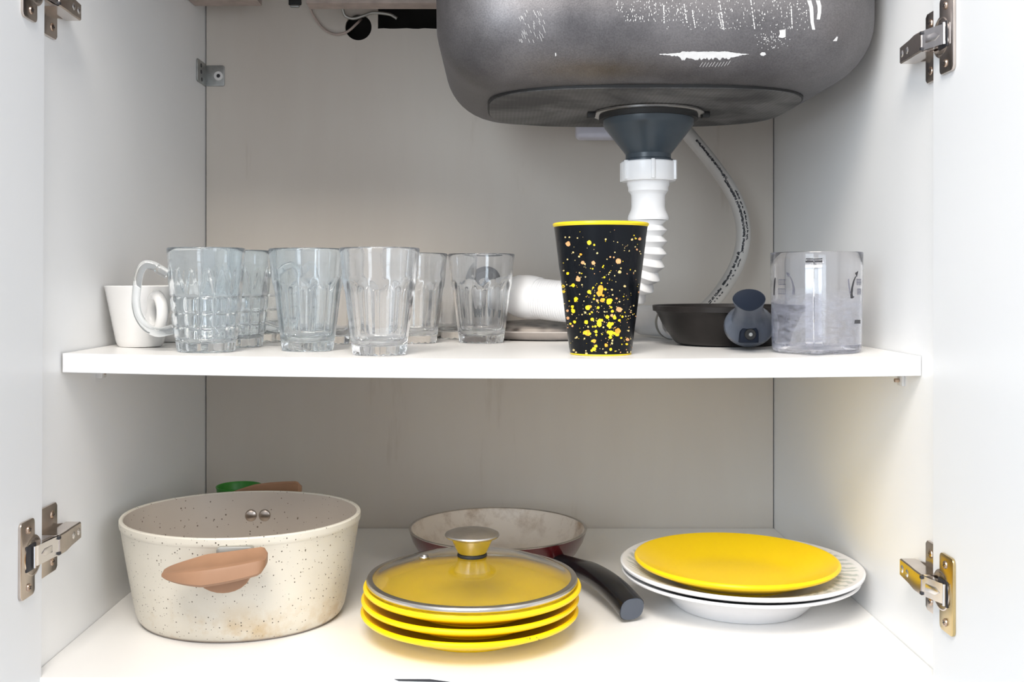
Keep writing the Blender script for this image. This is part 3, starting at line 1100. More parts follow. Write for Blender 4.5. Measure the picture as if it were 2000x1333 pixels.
# ------------------------------------------------------------------ drain under the sink
def drain():
    c = Vector((0.1657, 1.118, EYE + 0.1842))
    root = thing('sink_drain', 'sink drain with a blue grey funnel, white nut and ribbed white hose', 'drain', c)
    z = lambda py: (VY - py) * c.y / F + EYE - c.z
    fl = lathe_bm([(0.0470, 0.0004), (0.0585, 0.0004), (0.0602, -0.0012), (0.0602, -0.0028), (0.0585, -0.0036), (0.0470, -0.0036)], 64, closed=True)
    meshobj('flange', fl, M['steel'], root)
    gk = lathe_bm([(0.0470, -0.0037), (0.0535, -0.0037), (0.0535, -0.0085), (0.0470, -0.0085)], 64, closed=True)
    meshobj('gasket', gk, M['rubber'], root)
    tabs = []
    for sx in (-1, 1):
        meshobj('clip', box_bm(min(sx * 0.058, sx * 0.0665), max(sx * 0.058, sx * 0.0665), -0.006, 0.006, -0.006, 0.0004, 0.001), M['rubber'], root)
    f = lathe_bm([(0.0, z(222)), (0.0488, z(222)), (0.0490, z(224)), (0.0488, z(244)), (0.0470, z(250)), (0.0262, z(298)), (0.0245, z(302)), (0.0245, z(311)), (0.0268, z(313)), (0.0268, z(318)), (0.0, z(318))], 64)
    meshobj('funnel', f, M['funnel'], root)
    nut = lathe_bm([(0.0, z(317)), (0.0292, z(317)), (0.0300, z(319)), (0.0300, z(351)), (0.0290, z(355)), (0.0, z(355))], 64)
    nu = meshobj('nut', nut, M['pipe_white'], root)
    for k in range(6):
        a = k * PI / 3 - PI / 2 + 0.02
        bm = box_bm(-0.0018, 0.0018, 0.028, 0.0322, z(353), z(317) + 0.0006, 0.0005)
        X(bm, Matrix.Rotation(a - PI / 2, 4, 'Z'))
        meshobj('grip', bm, M['pipe_white'], nu)
    prof = [(0, z(354)), (0.0230, z(354)), (0.0228, z(362)), (0.0218, z(366)), (0.0216, z(374)), (0.0196, z(378)), (0.0184, z(382)), (0.0182, z(404)), (0.0190, z(411)), (0.0215, z(421)), (0.0222, z(427)), (0.0216, z(431)), (0.0, z(431))]
    meshobj('tailpiece', lathe_bm(prof, 56), M['pipe_white'], root)
    # ribbed hose: wide ribs on the drop, close ribs along the level run
    P = [c + Vector((0, 0, z(430))), Vector((0.1652, 1.120, EYE + 0.030)), Vector((0.1590, 1.126, EYE + 0.006)), Vector((0.1440, 1.138, EYE - 0.0135)),
         Vector((0.1150, 1.160, EYE - 0.0235)), Vector((0.085, 1.178, EYE - 0.0235)), Vector((0.062, 1.190, EYE - 0.0215)), Vector((0.046, 1.198, EYE - 0.0195))]
    n = 620
    path, ln = catmull([p - c for p in P], n)
    rad, ph = [], 0.0
    for i in range(n):
        s = ln * i / (n - 1)
        t = min(1, max(0, (s - 0.085) / 0.03))
        pitch = 0.0118 * (1 - t) + 0.0030 * t
        ph += (ln / (n - 1)) / pitch
        amp = 0.0028 * (1 - t) + 0.0007 * t
        tri = 2 * abs(2 * (ph % 1) - 1) - 1
        rad.append(0.0180 + 0.0052 * t + amp * tri)
    meshobj('ribbed_hose', tube_bm(path, rad, 40), M['pipe_white'], root, True, angle=1.2)
    # cuff, spigot and wall seal at the far end of the hose
    d0 = Vector((0.050, 1.196, EYE - 0.0198))
    pts = [d0, Vector((0.034, 1.206, EYE - 0.0180)), Vector((0.022, 1.214, EYE - 0.0165)), Vector((0.010, 1.228, EYE - 0.0160))]
    path, ln = catmull([p - c for p in pts], 40)
    rr = []
    for i in range(40):
        f = i / 39
        rr.append(0.0246 + 0.0012 * sin(min(1, f * 1.9) * PI) if f < 0.55 else 0.0246 - 0.0040 * min(1, (f - 0.55) / 0.18))
    meshobj('cuff', tube_bm(path, rr, 40), M['pipe_white'], root, True, angle=0.9)
    pts = [Vector((0.012, 1.226, EYE - 0.0160)), Vector((-0.006, 1.27, EYE - 0.0165)), Vector((-0.012, 1.33, EYE - 0.017)), Vector((-0.012, YB - 0.0005, EYE - 0.017))]
    path, ln = catmull([p - c for p in pts], 40)
    meshobj('spigot', tube_bm(path, 0.0195, 32), M['pipe_white'], root)
    ring = lathe_bm([(0.0195, 0), (0.0345, 0), (0.0345, 0.004), (0.028, 0.010), (0.0195, 0.011)], 40, closed=True)
    X(ring, Matrix.Translation(Vector((-0.012, YB - 0.0004, EYE - 0.017)) - c) @ Matrix.Rotation(PI / 2, 4, 'X'))
    meshobj('wall_seal', ring, M['rubber'], root)
    return root


drain()

# pale overflow channel behind the bowl
p0, p1 = world_pt(1125, 272, 1.315), world_pt(1215, 236, 1.315)
root = thing('overflow_channel', 'pale lilac plastic overflow channel just visible behind the sink bowl', 'pipe', ((p0.x + p1.x) / 2, 1.315, p0.z))
hw = (p1.x - p0.x) / 2
meshobj('housing', box_bm(-hw, hw, -0.017, 0.017, 0, 0.10, 0.006, 3), M['pipe_lilac'], root)
meshobj('neck', box_bm(-hw * 0.6, hw * 0.6, -0.0275, -0.0165, 0.06, 0.09, 0.002, 2), M['pipe_lilac'], root)


def supply_hose():
    D = 1.318
    P = [world_pt(1262, 160, 1.325), world_pt(1308, 222, 1.322), world_pt(1349, 268, D), world_pt(1393, 322, D), world_pt(1431, 378, D), world_pt(1449, 428, D),
         world_pt(1451, 474, D), world_pt(1438, 520, D), world_pt(1411, 566, D), world_pt(1382, 600, D - 0.006), world_pt(1350, 626, D - 0.02), world_pt(1310, 642, D - 0.03)]
    path, ln = catmull(P, 160)
    path = [Vector((q.x, q.y, max(q.z, shelf_top(q.x) + 0.0096))) for q in path]
    o0 = path[-1].copy()
    root = thing('supply_hose', 'ivory water hose printed with black lettering, curving down behind the sink', 'hose', o0)
    h = meshobj('hose', tube_bm([q - o0 for q in path], 0.0092, 20), M['hose'], root)
    b = bvh_of([h])
    bm = bmesh.new()
    rnd = random.Random(11)
    # two lines of tiny worn characters along the hose
    for s0, s1, off, dens, hgt in ((0.245, 0.40, 4.5, 1.0, 4.2), (0.40, 0.64, 1.0, .92, 4.2), (0.44, 0.60, 7.5, .8, 2.6), (0.64, 0.86, -4.0, .85, 4.0), (0.66, 0.86, 2.5, .35, 2.2)):
        nn = int((s1 - s0) * 270)
        for k in range(nn):
            f = s0 + (s1 - s0) * k / nn
            if rnd.random() > dens:
                continue
            i = int(f * 159)
            q, q2 = path[i], path[min(159, i + 1)]
            px, py = VX + q.x * F / q.y, VY - (q.z - EYE) * F / q.y
            qx, qy = VX + q2.x * F / q2.y, VY - (q2.z - EYE) * F / q2.y
            l = math.hypot(qx - px, qy - py) or 1
            tx, ty = (qx - px) / l, (qy - py) / l
            nx, ny = ty, -tx
            f2 = (f * 159) % 1
            px, py = px + (qx - px) * f2, py + (qy - py) * f2
            o_, w_, hh = off + rnd.uniform(-.8, .8), rnd.uniform(.8, 1.5), hgt * 1.35 * rnd.uniform(.5, 1) / 2
            mark(bm, b, [(px + nx * (o_ - hh) - tx * w_, py + ny * (o_ - hh) - ty * w_), (px + nx * (o_ - hh) + tx * w_, py + ny * (o_ - hh) + ty * w_),
                         (px + nx * (o_ + hh) + tx * w_, py + ny * (o_ + hh) + ty * w_), (px + nx * (o_ + hh) - tx * w_, py + ny * (o_ + hh) - ty * w_)], 0.0002)
    finish_marks('printed_lettering', bm, M['ink'], root, 'worn black printed lettering', 'stuff')


supply_hose()


# ------------------------------------------------------------------ glasses
def tumbler_mesh():
    H, RT, RBs = 0.1000, 0.0379, 0.0262
    NF = 10

    def outer(a, r, z):
        if z > 0.092 or z < 0.0005:
            return r
        k = PI / NF
        d = ((a + k) % (2 * k)) - k               # angle from the middle of the panel
        zb = 0.0645 + 0.0035 * cos(d * NF)       # arched top of each panel
        w = min(1, max(0, (z - (zb - 0.004)) / 0.008))
        w = w * w * (3 - 2 * w)
        flat = (r - 0.0009) * cos(k) / cos(d) * 1.012
        low = min(flat, r - 0.0006)
        if z < 0.010:
            low = min(low, r)
        return low * (1 - w) + r * w
    out = [(0.0, 0.0012), (0.018, 0.0012), (0.0245, 0.0004), (0.0252, 0.0), (0.0262, 0.0008)]
    for k in range(1, 41):
        z = 0.0008 + (H - 0.0022) * k / 40
        f = z / H
        r = 0.0262 + (0.0348 - 0.0262) * min(1, f / 0.66) ** 0.85
        if f > 0.66:
            g = (f - 0.66) / 0.34
            r = 0.0348 + (RT - 0.0348) * (g * 0.65 + 0.35 * g * g)
        out.append((r, z))
    out += [(RT - 0.0003, H - 0.0005), (RT - 0.0010, H), (RT - 0.0017, H - 0.0005)]
    inn = []
    for k in range(24):
        z = (H - 0.0014) + (0.0150 - (H - 0.0014)) * k / 23
        f = z / H
        r = 0.0262 + (0.0348 - 0.0262) * min(1, f / 0.66) ** 0.85
        if f > 0.66:
            g = (f - 0.66) / 0.34
            r = 0.0348 + (RT - 0.0348) * (g * 0.65 + 0.35 * g * g)
        inn.append((r - 0.0021 - 0.0012 * (1 - f), z))
    inn += [(0.0222, 0.0118), (0.0190, 0.0098), (0.012, 0.0088), (0.0, 0.0085)]
    n_out = len(out)
    bm = bmesh.new()
    idx = {'i': 0}
    rings = []
    for i, (r, z) in enumerate(out + inn):
        if r < 1e-6:
            rings.append([bm.verts.new((0, 0, z))])
            continue
        ring = []
        for k in range(100):
            a = 2 * PI * k / 100
            rr = outer(a, r, z) if i < n_out else r
            ring.append(bm.verts.new((rr * cos(a), rr * sin(a), z)))
        rings.append(ring)
    for A, B in zip(rings, rings[1:]):
        for k in range(100):
            j = (k + 1) % 100
            if len(A) == 1:
                bm.faces.new((A[0], B[j], B[k]))
            elif len(B) == 1:
                bm.faces.new((A[k], A[j], B[0]))
            else:
                bm.faces.new((A[k], A[j], B[j], B[k]))
    return bm


GT = 'clear fluted tumblers on the shelf'
t0 = meshobj('tumbler', tumbler_mesh(), M['glass_clear'], None, True, angle=0.9)
tag(t0, '', 'glass', GT)
TUMB = [(-0.1097, 0.9660, 0.10, 'tall clear fluted tumbler nearest the shelf edge, right of the bluish one'),
        (-0.1862, 1.0130, 0.22, 'bluish clear fluted tumbler at the front beside the glass mugs'),
        (-0.1845, 1.1240, 0.0, 'clear tumbler hidden behind the two front tumblers'),
        (-0.0924, 1.1500, 0.15, 'clear fluted tumbler half hidden behind the tall front tumbler'),
        (-0.0605, 1.2450, 0.0, 'clear tumbler farthest back, between the two rear tumblers'),
        (-0.0168, 1.1600, 0.05, 'clear fluted tumbler by the white hose, last of the row')]
for i, (x, y, rz, lab) in enumerate(TUMB):
    o = t0 if i == 0 else t0.copy()
    if i:
        COL.objects.link(o)
    if i == 1:
        o.data = t0.data.copy()
        o.data.materials[0] = M['glass_blue']
    o.location = (x, y, shelf_top(x) + 0.0003)
    o.rotation_euler = (0, 0, rz)
    o['label'] = lab


def glass_mug():
    H = 0.0985
    NB = 15

    def rad(z):
        f = z / H
        return 0.0268 + (0.0365 - 0.0268) * (f ** 0.80)
    rows = [(0.0127, 0.0240), (0.0240, 0.0372), (0.0372, 0.0523)]

    def outer(a, r, z):
        k = PI / NB
        d = (((a + k) % (2 * k)) - k) / k        # -1..1 across one block
        if z < 0.0105:                           # fluted foot
            return r - 0.0011 * (abs(d) ** 2) * (1 if z > 0.0006 else 0.5)
        for z0, z1 in rows:
            if z0 <= z <= z1:
                q = (2 * (z - z0) / (z1 - z0) - 1)
                return r + 0.0010 - 0.0021 * max(abs(d), abs(q)) ** 5
        if 0.0523 < z < 0.0785:                  # pointed tongues above the blocks
            g = (z - 0.0523) / 0.0262
            wdt = max(0.001, (1 - g) ** 0.6)
            if abs(d) < wdt:
                return r + 0.0009 * (1 - (abs(d) / wdt) ** 3) * (1 if z > 0.0537 else 0.2)
        return r
    zs = [0.0006, 0.002, 0.004, 0.006, 0.008, 0.0100, 0.0108, 0.0120]
    for z0, z1 in rows:
        zs += [z0 + (z1 - z0) * f for f in (0.02, 0.08, 0.2, 0.5, 0.8, 0.92, 0.98)]
    zs += [0.0528, 0.0542] + [0.0560 + 0.0025 * k for k in range(10)] + [0.083, 0.088, 0.094, H - 0.0012]
    prof = [(0.0, 0.0016), (0.020, 0.0016), (0.0245, 0.0006), (0.0258, 0.0)] + [(rad(z), z) for z in zs]
    n_out = len(prof)
    prof += [(rad(H) - 0.0004, H - 0.0004), (rad(H) - 0.0011, H), (rad(H) - 0.0019, H - 0.0005)]
    for k in range(20):
        z = (H - 0.0015) + (0.014 - (H - 0.0015)) * k / 19
        prof.append((rad(z) - 0.0026, z))
    prof += [(rad(0.012) - 0.0045, 0.0112), (0.0195, 0.0095), (0.010, 0.0088), (0, 0.0086)]
    SEG = 210
    bm = bmesh.new()
    rings = []
    for i, (r, z) in enumerate(prof):
        if r < 1e-6:
            rings.append([bm.verts.new((0, 0, z))])
            continue
        rings.append([bm.verts.new(((outer(2 * PI * k / SEG, r, z) if 3 < i < n_out else r) * cos(2 * PI * k / SEG),
                                    (outer(2 * PI * k / SEG, r, z) if 3 < i < n_out else r) * sin(2 * PI * k / SEG), z)) for k in range(SEG)])
    for A, B in zip(rings, rings[1:]):
        for k in range(SEG):
            j = (k + 1) % SEG
            if len(A) == 1:
                bm.faces.new((A[0], B[j], B[k]))
            elif len(B) == 1:
                bm.faces.new((A[k], A[j], B[0]))
            else:
                bm.faces.new((A[k], A[j], B[j], B[k]))
    return bm


def mug_things():
    root = thing('glass_mug', '', 'mug', (0, 0, 0), 'pressed glass mugs on the shelf')
    meshobj('body', glass_mug(), M['glass_blue'], root, True, angle=0.8)
    # ear handle towards local +x
    pts = [(0.0352, 0.0735), (0.0410, 0.0768), (0.0490, 0.0815), (0.0565, 0.0820), (0.0610, 0.0740), (0.0632, 0.0600), (0.0640, 0.0470), (0.0615, 0.0340), (0.0545, 0.0235), (0.0450, 0.0185), (0.0370, 0.0195), (0.0302, 0.0215)]
    path, ln = catmull([(x, 0, z) for x, z in pts], 70)
    rr = []
    for i in range(70):
        f = i / 69
        rr.append((0.0058 + 0.0012 * (f < 0.1), 0.0048 - 0.0010 * sin(f * PI)))
    bm = tube_bm(path, rr, 20, True, shape=3.0, up=(0, 0, 1) if False else (1, 0, 0))
    meshobj('handle', bm, M['glass_blue'], root)
    return root


mug0 = mug_things()
MUGS = [(-0.2768, 0.980, PI - (-0.20), 'pressed glass mug in front with its handle towards the white cups'),
        (-0.2680, 1.0560, -0.10 + 0.30, 'pressed glass mug second in line, half behind the front mug'),
        (-0.2600, 1.1560, 0.6, 'pressed glass mug third in line, almost hidden behind the other two')]
for i, (x, y, rz, lab) in enumerate(MUGS):
    loc = (x, y, shelf_top(x) + 0.0003)
    if i == 0:
        mug0.location = loc
        mug0.rotation_euler = (0, 0, rz)
        mug0['label'] = lab
    else:
        copy_thing(mug0, loc, lab, rz)


# ------------------------------------------------------------------ white cups
def cup(x, y, rz, label):
    root = thing('coffee_cup', label, 'cup', (x, y, shelf_top(x) + 0.0002), 'white porcelain cups at the left of the shelf', rz)
    H = 0.0610
    R = lambda z: 0.0222 + (0.0342 - 0.0222) * (z / H)
    prof = [(0, 0.0016), (0.0165, 0.0016), (0.0180, 0.0), (0.0205, 0.0004), (0.0222, 0.0030)]
    prof += [(R(z), z) for z in (0.006, 0.015, 0.03, 0.045, 0.056, H - 0.0008)]
    prof += [(R(H) - 0.0006, H), (R(H) - 0.0020, H), (R(H) - 0.0026, H - 0.001)]
    prof += [(R(z) - 0.0028, z) for z in (0.05, 0.035, 0.02, 0.010)] + [(0.018, 0.0058), (0.008, 0.0048), (0, 0.0046)]
    meshobj('body', lathe_bm(prof, 64), M['cup_white'], root)
    bm = lathe_bm([(0.0150 + 0.0050 * cos(2 * PI * k / 16), 0.0056 * sin(2 * PI * k / 16)) for k in range(16)], 40, closed=True)
    X(bm, Matrix.Translation((0.0405, 0, 0.0345)) @ Matrix.Diagonal((0.95, 1, 1.12, 1)) @ Matrix.Rotation(PI / 2, 4, 'X'))
    meshobj('handle', bm, M['cup_white'], root)
    return root


c0 = cup(-0.3572, 1.030, -0.86, 'white tapered coffee cup at the shelf end, nearest the left panel')
copy_thing(c0, (-0.3565, 1.118, shelf_top(-0.3565) + 0.0002), 'white tapered coffee cup partly hidden behind the front white cup', 0.9)


# ------------------------------------------------------------------ black splashed beaker
def beaker():
    x, y = 0.0993, 0.975
    root = thing('beaker', 'tall black beaker with yellow paint splashes and a yellow rim', 'cup', (x, y, shelf_top(x) + 0.0002))
    H = 0.1240
    R = lambda z: 0.0292 + (0.0446 - 0.0292) * (z / H)
    prof = [(0, 0.0030), (0.026, 0.0030), (0.0275, 0.0014), (0.0290, 0.0014)] + [(R(H * k / 20) , H * k / 20) for k in range(1, 20)] + [(R(H) - 0.0002, H - 0.0024), (R(H) - 0.0012, H - 0.0024), (R(H) - 0.0016, H - 0.004)]
    prof += [(R(H * k / 20) - 0.0014, H * k / 20) for k in range(19, 0, -1)] + [(0.0275, 0.0046), (0, 0.0046)]
    shell = meshobj('shell', lathe_bm(prof, 96), M['cup_black'], root)
    rim = [(R(H) - 0.0014, H - 0.0050), (R(H) + 0.0002, H - 0.0026), (R(H) + 0.0009, H - 0.0016), (R(H) + 0.0008, H - 0.0004), (R(H), H + 0.0002), (R(H) - 0.0020, H), (R(H) - 0.0030, H - 0.0010), (R(H) - 0.0030, H - 0.0050)]
    meshobj('rim', lathe_bm(rim, 96, closed=True), M['yellow_rim'], root)
    inner = [(R(H * k / 10) - 0.0030, H * k / 10) for k in range(10, 0, -1)]
    inner[0] = (inner[0][0], H - 0.0045)
    il = inner + [(0.0, 0.0055), (0, 0.0049), (0.0265, 0.0049)] + [(r + 0.0013, z) for r, z in inner[::-1]][1:]
    meshobj('lining', lathe_bm(il, 64), M['yellow_rim'], root)
    foot = [(0.0, 0.0), (0.0283, 0.0), (0.0290, 0.0006), (0.0288, 0.0014), (0.0, 0.0014)]
    meshobj('foot', lathe_bm(foot, 64), M['yellow_rim'], root)
    b = bvh_of([shell])
    rnd = random.Random(21)
    bms = {k: bmesh.new() for k in ('spl_yellow', 'spl_orange', 'spl_peach', 'spl_cream')}

    def blob(key, px, py, r, lift=0.00025, rag=0.18):
        n = 12 if r > 1.6 else 7
        mark(bms[key], b, [(px + r * (1 + rnd.uniform(-rag, rag)) * cos(2 * PI * k / n), py + r * (1 + rnd.uniform(-rag, rag)) * sin(2 * PI * k / n)) for k in range(n)], lift)
    k = 0.2026
    q = lambda u, v: (1080 + u * k, 430 + v * k)
    big = [('p', 147, 230, 24), ('y', 349, 218, 21), ('y', 398, 240, 10), ('p', 632, 398, 26), ('p', 390, 415, 19), ('p', 288, 411, 17), ('c', 310, 425, 9), ('p', 247, 572, 23), ('p', 240, 548, 10),
           ('y', 197, 630, 17), ('y', 388, 652, 9), ('o', 460, 662, 31), ('o', 450, 706, 29), ('o', 484, 728, 12), ('y', 350, 692, 19), ('y', 362, 706, 9), ('y', 503, 668, 11), ('y', 224, 762, 19), ('y', 216, 780, 11),
           ('o', 474, 774, 20), ('y', 490, 766, 12), ('p', 428, 777, 13), ('y', 540, 786, 28), ('y', 556, 772, 16), ('y', 534, 806, 10), ('y', 338, 844, 23), ('o', 363, 833, 13), ('y', 436, 845, 14),
           ('p', 636, 863, 26), ('y', 190, 836, 14), ('y', 198, 878, 20), ('y', 188, 862, 12), ('p', 143, 874, 12), ('p', 148, 945, 15), ('y', 522, 935, 18), ('y', 592, 940, 19), ('p', 566, 920, 14), ('y', 452, 972, 20), ('y', 446, 1005, 25),
           ('y', 470, 966, 12), ('y', 436, 984, 11), ('y', 380, 958, 16), ('y', 322, 985, 19), ('y', 212, 982, 15), ('y', 172, 1000, 11), ('p', 190, 1022, 10), ('y', 545, 1010, 27), ('y', 572, 1000, 15), ('y', 546, 1040, 10),
           ('o', 334, 1088, 30), ('y', 312, 1086, 20), ('y', 356, 1096, 14), ('y', 416, 1076, 15), ('o', 622, 1070, 27), ('y', 616, 1098, 24), ('y', 556, 1088, 27), ('y', 532, 1080, 16), ('y', 552, 1130, 17), ('y', 590, 1092, 14),
           ('p', 716, 1152, 16), ('y', 708, 1196, 12), ('o', 398, 1166, 20), ('y', 378, 1166, 10), ('y', 414, 1216, 15), ('y', 396, 1246, 19), ('y', 376, 1258, 13), ('o', 512, 1208, 17), ('y', 556, 1247, 14), ('c', 511, 1278, 11), ('c', 324, 1288, 13),
           ('c', 232, 1131, 10), ('c', 204, 1254, 11), ('c', 224, 1276, 9), ('c', 305, 1143, 8), ('c', 642, 502, 16), ('c', 654, 465, 8), ('c', 760, 188, 11), ('p', 834, 182, 14), ('p', 806, 284, 9), ('c', 790, 258, 7), ('c', 732, 298, 7), ('c', 690, 638, 11), ('c', 776, 826, 8),
           ('c', 509, 186, 9), ('c', 427, 320, 9), ('c', 238, 174, 7), ('c', 162, 166, 8), ('c', 122, 166, 8), ('c', 198, 312, 9), ('o', 270, 332, 12), ('c', 253, 352, 9), ('c', 142, 380, 8), ('c', 258, 510, 9), ('y', 384, 470, 8), ('y', 480, 454, 8), ('y', 495, 552, 10), ('y', 467, 608, 8), ('c', 282, 625, 8), ('c', 315, 548, 7),
           ('y', 100, 640, 16), ('y', 106, 690, 16), ('y', 144, 514, 14), ('c', 106, 488, 8), ('c', 548, 505, 7), ('c', 536, 524, 6), ('c', 520, 378, 7), ('p', 552, 356, 8), ('p', 585, 360, 8), ('c', 594, 538, 6), ('c', 605, 596, 5), ('c', 790, 490, 8), ('p', 826, 696, 10), ('c', 640, 788, 9), ('p', 612, 756, 9), ('c', 568, 672, 9), ('c', 575, 722, 8),
           ('y', 668, 932, 11), ('y', 640, 968, 13), ('c', 700, 928, 7), ('y', 560, 842, 11), ('y', 572, 880, 15), ('y', 410, 1026, 12), ('y', 384, 1028, 9), ('c', 340, 1030, 9), ('y', 356, 905, 10), ('y', 378, 890, 9), ('c', 314, 893, 10), ('c', 282, 912, 7), ('y', 396, 762, 10), ('c', 300, 782, 6), ('y', 400, 730, 9), ('c', 486, 1034, 8), ('c', 726, 1068, 9), ('c', 746, 1272, 9), ('c', 714, 1274, 8), ('c', 568, 1190, 10), ('c', 572, 1162, 9), ('y', 656, 1138, 10), ('y', 418, 1108, 10)]
    key = {'y': 'spl_yellow', 'o': 'spl_orange', 'p': 'spl_peach', 'c': 'spl_cream'}
    for i, (c, u, v, r) in enumerate(big):
        px, py = q(u, v)
        blob(key[c], px, py, r * k, 0.00022 + (i % 9) * 0.00003)
    for _ in range(300):        # fine spray, thickest low in the middle
        if rnd.random() < 0.62:
            u, v = rnd.gauss(480, 190), rnd.gauss(920, 190)
        else:
            u, v = rnd.uniform(60, 860), rnd.uniform(90, 1290)
        if not (30 < v < 1300):
            continue
        px, py = q(u, v)
        blob(rnd.choice(['spl_cream', 'spl_cream', 'spl_yellow', 'spl_peach']), px, py, rnd.choice([.45, .6, .7, .9, 1.3]), 0.0002)
    for nm, kk, lab in (('yellow_splash', 'spl_yellow', 'bright yellow paint splashes'), ('orange_splash', 'spl_orange', 'orange paint splashes'), ('peach_splash', 'spl_peach', 'peach paint splashes'), ('cream_speck', 'spl_cream', 'fine cream paint specks')):
        finish_marks(nm, bms[kk], M[kk], root, lab, 'stuff')


beaker()


# ------------------------------------------------------------------ clear plastic jug
def jug():
    x, y = 0.3042, 0.975
    root = thing('measuring_jug', 'cloudy clear plastic measuring jug with dark printed arrows and text', 'jug', (x, y, rest(x, 0.03)), None, -0.367)
    H, R0, R1 = 0.0938, 0.0408, 0.0424
    R = lambda z: R0 + (R1 - R0) * z / H
    prof = [(0, 0.0012), (0.034, 0.0012), (0.0355, 0.0), (0.0385, 0.0003), (0.0402, 0.0022), (R(0.006), 0.006)] + [(R(z), z) for z in (0.02, 0.04, 0.06, 0.08, H - 0.0008)]
    prof += [(R1 - 0.0004, H), (R1 - 0.0014, H), (R1 - 0.0018, H - 0.001)] + [(R(z) - 0.0019, z) for z in (0.08, 0.06, 0.04, 0.02, 0.008)] + [(0.036, 0.0040), (0, 0.0036)]
    body = meshobj('body', lathe_bm(prof, 80), M['jug'], root)
    # strap handle facing the viewer, with a ridge down its middle
    pts = [(-0.0415, 0.0850), (-0.050, 0.0862), (-0.0600, 0.0845), (-0.0650, 0.0780), (-0.0655, 0.060), (-0.0650, 0.040), (-0.0640, 0.024), (-0.0600, 0.0125), (-0.052, 0.0090), (-0.0406, 0.0088)]
    path, ln = catmull([(0.002, yy, z) for yy, z in pts], 60)
    bm = bmesh.new()
    T = [(path[min(59, i + 1)] - path[max(0, i - 1)]).normalized() for i in range(60)]
    secs = []
    for i in range(60):
        n = Vector((1, 0, 0)).cross(T[i]).normalized()
        w, h = 0.0072, 0.0016
        secs.append([bm.verts.new(path[i] + Vector((u, 0, 0)) + n * v) for u, v in ((-w, -h), (-w, h), (-0.0006, h), (0, h + 0.0010), (0.0006, h), (w, h), (w, -h), (0, -h))])
    for A, B in zip(secs, secs[1:]):
        for k in range(8):
            bm.faces.new((A[k], B[k], B[(k + 1) % 8], A[(k + 1) % 8]))
    bm.faces.new(secs[0])
    bm.faces.new(secs[-1][::-1])
    meshobj('handle', bm, M['jug'], root, True, angle=0.5)
    b = bvh_of([body])
    ink, grey = bmesh.new(), bmesh.new()

    def stroke(bm, pts, ws, lift=0.0003):
        for (p0, p1, w0, w1) in zip(pts, pts[1:], ws, ws[1:]):
            dx, dy = p1[0] - p0[0], p1[1] - p0[1]
            l = math.hypot(dx, dy)
            nx, ny = -dy / l, dx / l
            mark(bm, b, [(p0[0] + nx * w0, p0[1] + ny * w0), (p1[0] + nx * w1, p1[1] + ny * w1), (p1[0] - nx * w1, p1[1] - ny * w1), (p0[0] - nx * w0, p0[1] - ny * w0)], lift)

    def back_mark(bm, pts):     # print on the far wall of the jug: follow the ray through the front wall
        vs = []
        for px, py in pts:
            d = Vector(((px - VX) / F, 1, -(py - VY) / F)).normalized()
            p0 = Vector((0, 0, EYE))
            last = None
            for _ in range(8):
                loc, nrm, _, _ = b.ray_cast(p0, d)
                if loc is None:
                    break
                last = (loc, nrm)
                p0 = loc + d * 1e-5
            if last:
                vs.append(bm.verts.new(last[0] + d * 0.0003))
        if len(vs) > 2:
            bm.faces.new(vs)
    # right-hand arrow on the near wall
    stroke(ink, [(1663.5, 583), (1662.5, 574), (1664, 562), (1667, 549), (1671, 540)], [2.6, 2.4, 1.9, 1.4, 1.0])
    mark(ink, b, [(1669.5, 533.5), (1676, 529.5), (1673, 542), (1671, 538)])
    mark(ink, b, [(1661, 577), (1668.5, 580), (1665, 578.5), (1663.5, 584)])
    # two short lines of small capitals and the line below, at the right edge
    for (x0, x1, y0, y1) in ((1672.5, 1680.5, 545, 557.5), (1674, 1680.5, 564, 576)):
        xx = x0
        while xx < x1:
            mark(grey, b, [(xx, y0), (xx + 1.1, y0), (xx + 1.1, y1), (xx, y1)])
            xx += 1.9
        mark(grey, b, [(x0, y0), (x1, y0), (x1, y0 + 1.6), (x0, y0 + 1.6)], 0.0004)
        mark(grey, b, [(x0, (y0 + y1) / 2), (x1, (y0 + y1) / 2), (x1, (y0 + y1) / 2 + 1.6), (x0, (y0 + y1) / 2 + 1.6)], 0.0004)
    xx = 1668.5
    for k, wv in enumerate((2.2, 2.0, 1.8, 1.6, 1.3)):
        if k == 0:
            stroke(ink, [(xx, 633), (xx + 1.4, 625), (xx + 2.4, 633)], [.6, .6, .6])
            stroke(ink, [(xx + .5, 630.5), (xx + 2, 630.5)], [.5, .5])
        else:
            stroke(ink, [(xx + .2, 625), (xx + .2, 632.5)], [.6, .6])
            for yy in (625.5, 628.8, 632):
                stroke(ink, [(xx, yy), (xx + wv * .9, yy)], [.5, .5])
            stroke(ink, [(xx + wv * .8, 626), (xx + wv * .8, 632)], [.4, .4])
        xx += wv + .6
    # far-wall prints seen through the jug: a paler arrow and mirrored lettering
    bk = bmesh.new()
    L_ = [((1533, 532.5), (1537, 533), (1541, 536), (1538, 542), (1536, 540))]
    for pts in L_:
        back_mark(bk, pts)
    arc = [(1540, 539), (1544, 546), (1547.5, 556), (1549, 566), (1548, 576)]
    ws = [1.1, 1.4, 2.0, 2.6, 3.0]
    for (p0, p1, w0, w1) in zip(arc, arc[1:], ws, ws[1:]):
        back_mark(bk, [(p0[0] - w0, p0[1]), (p0[0] + w0, p0[1]), (p1[0] + w1, p1[1]), (p1[0] - w1, p1[1])])
    gk = bmesh.new()
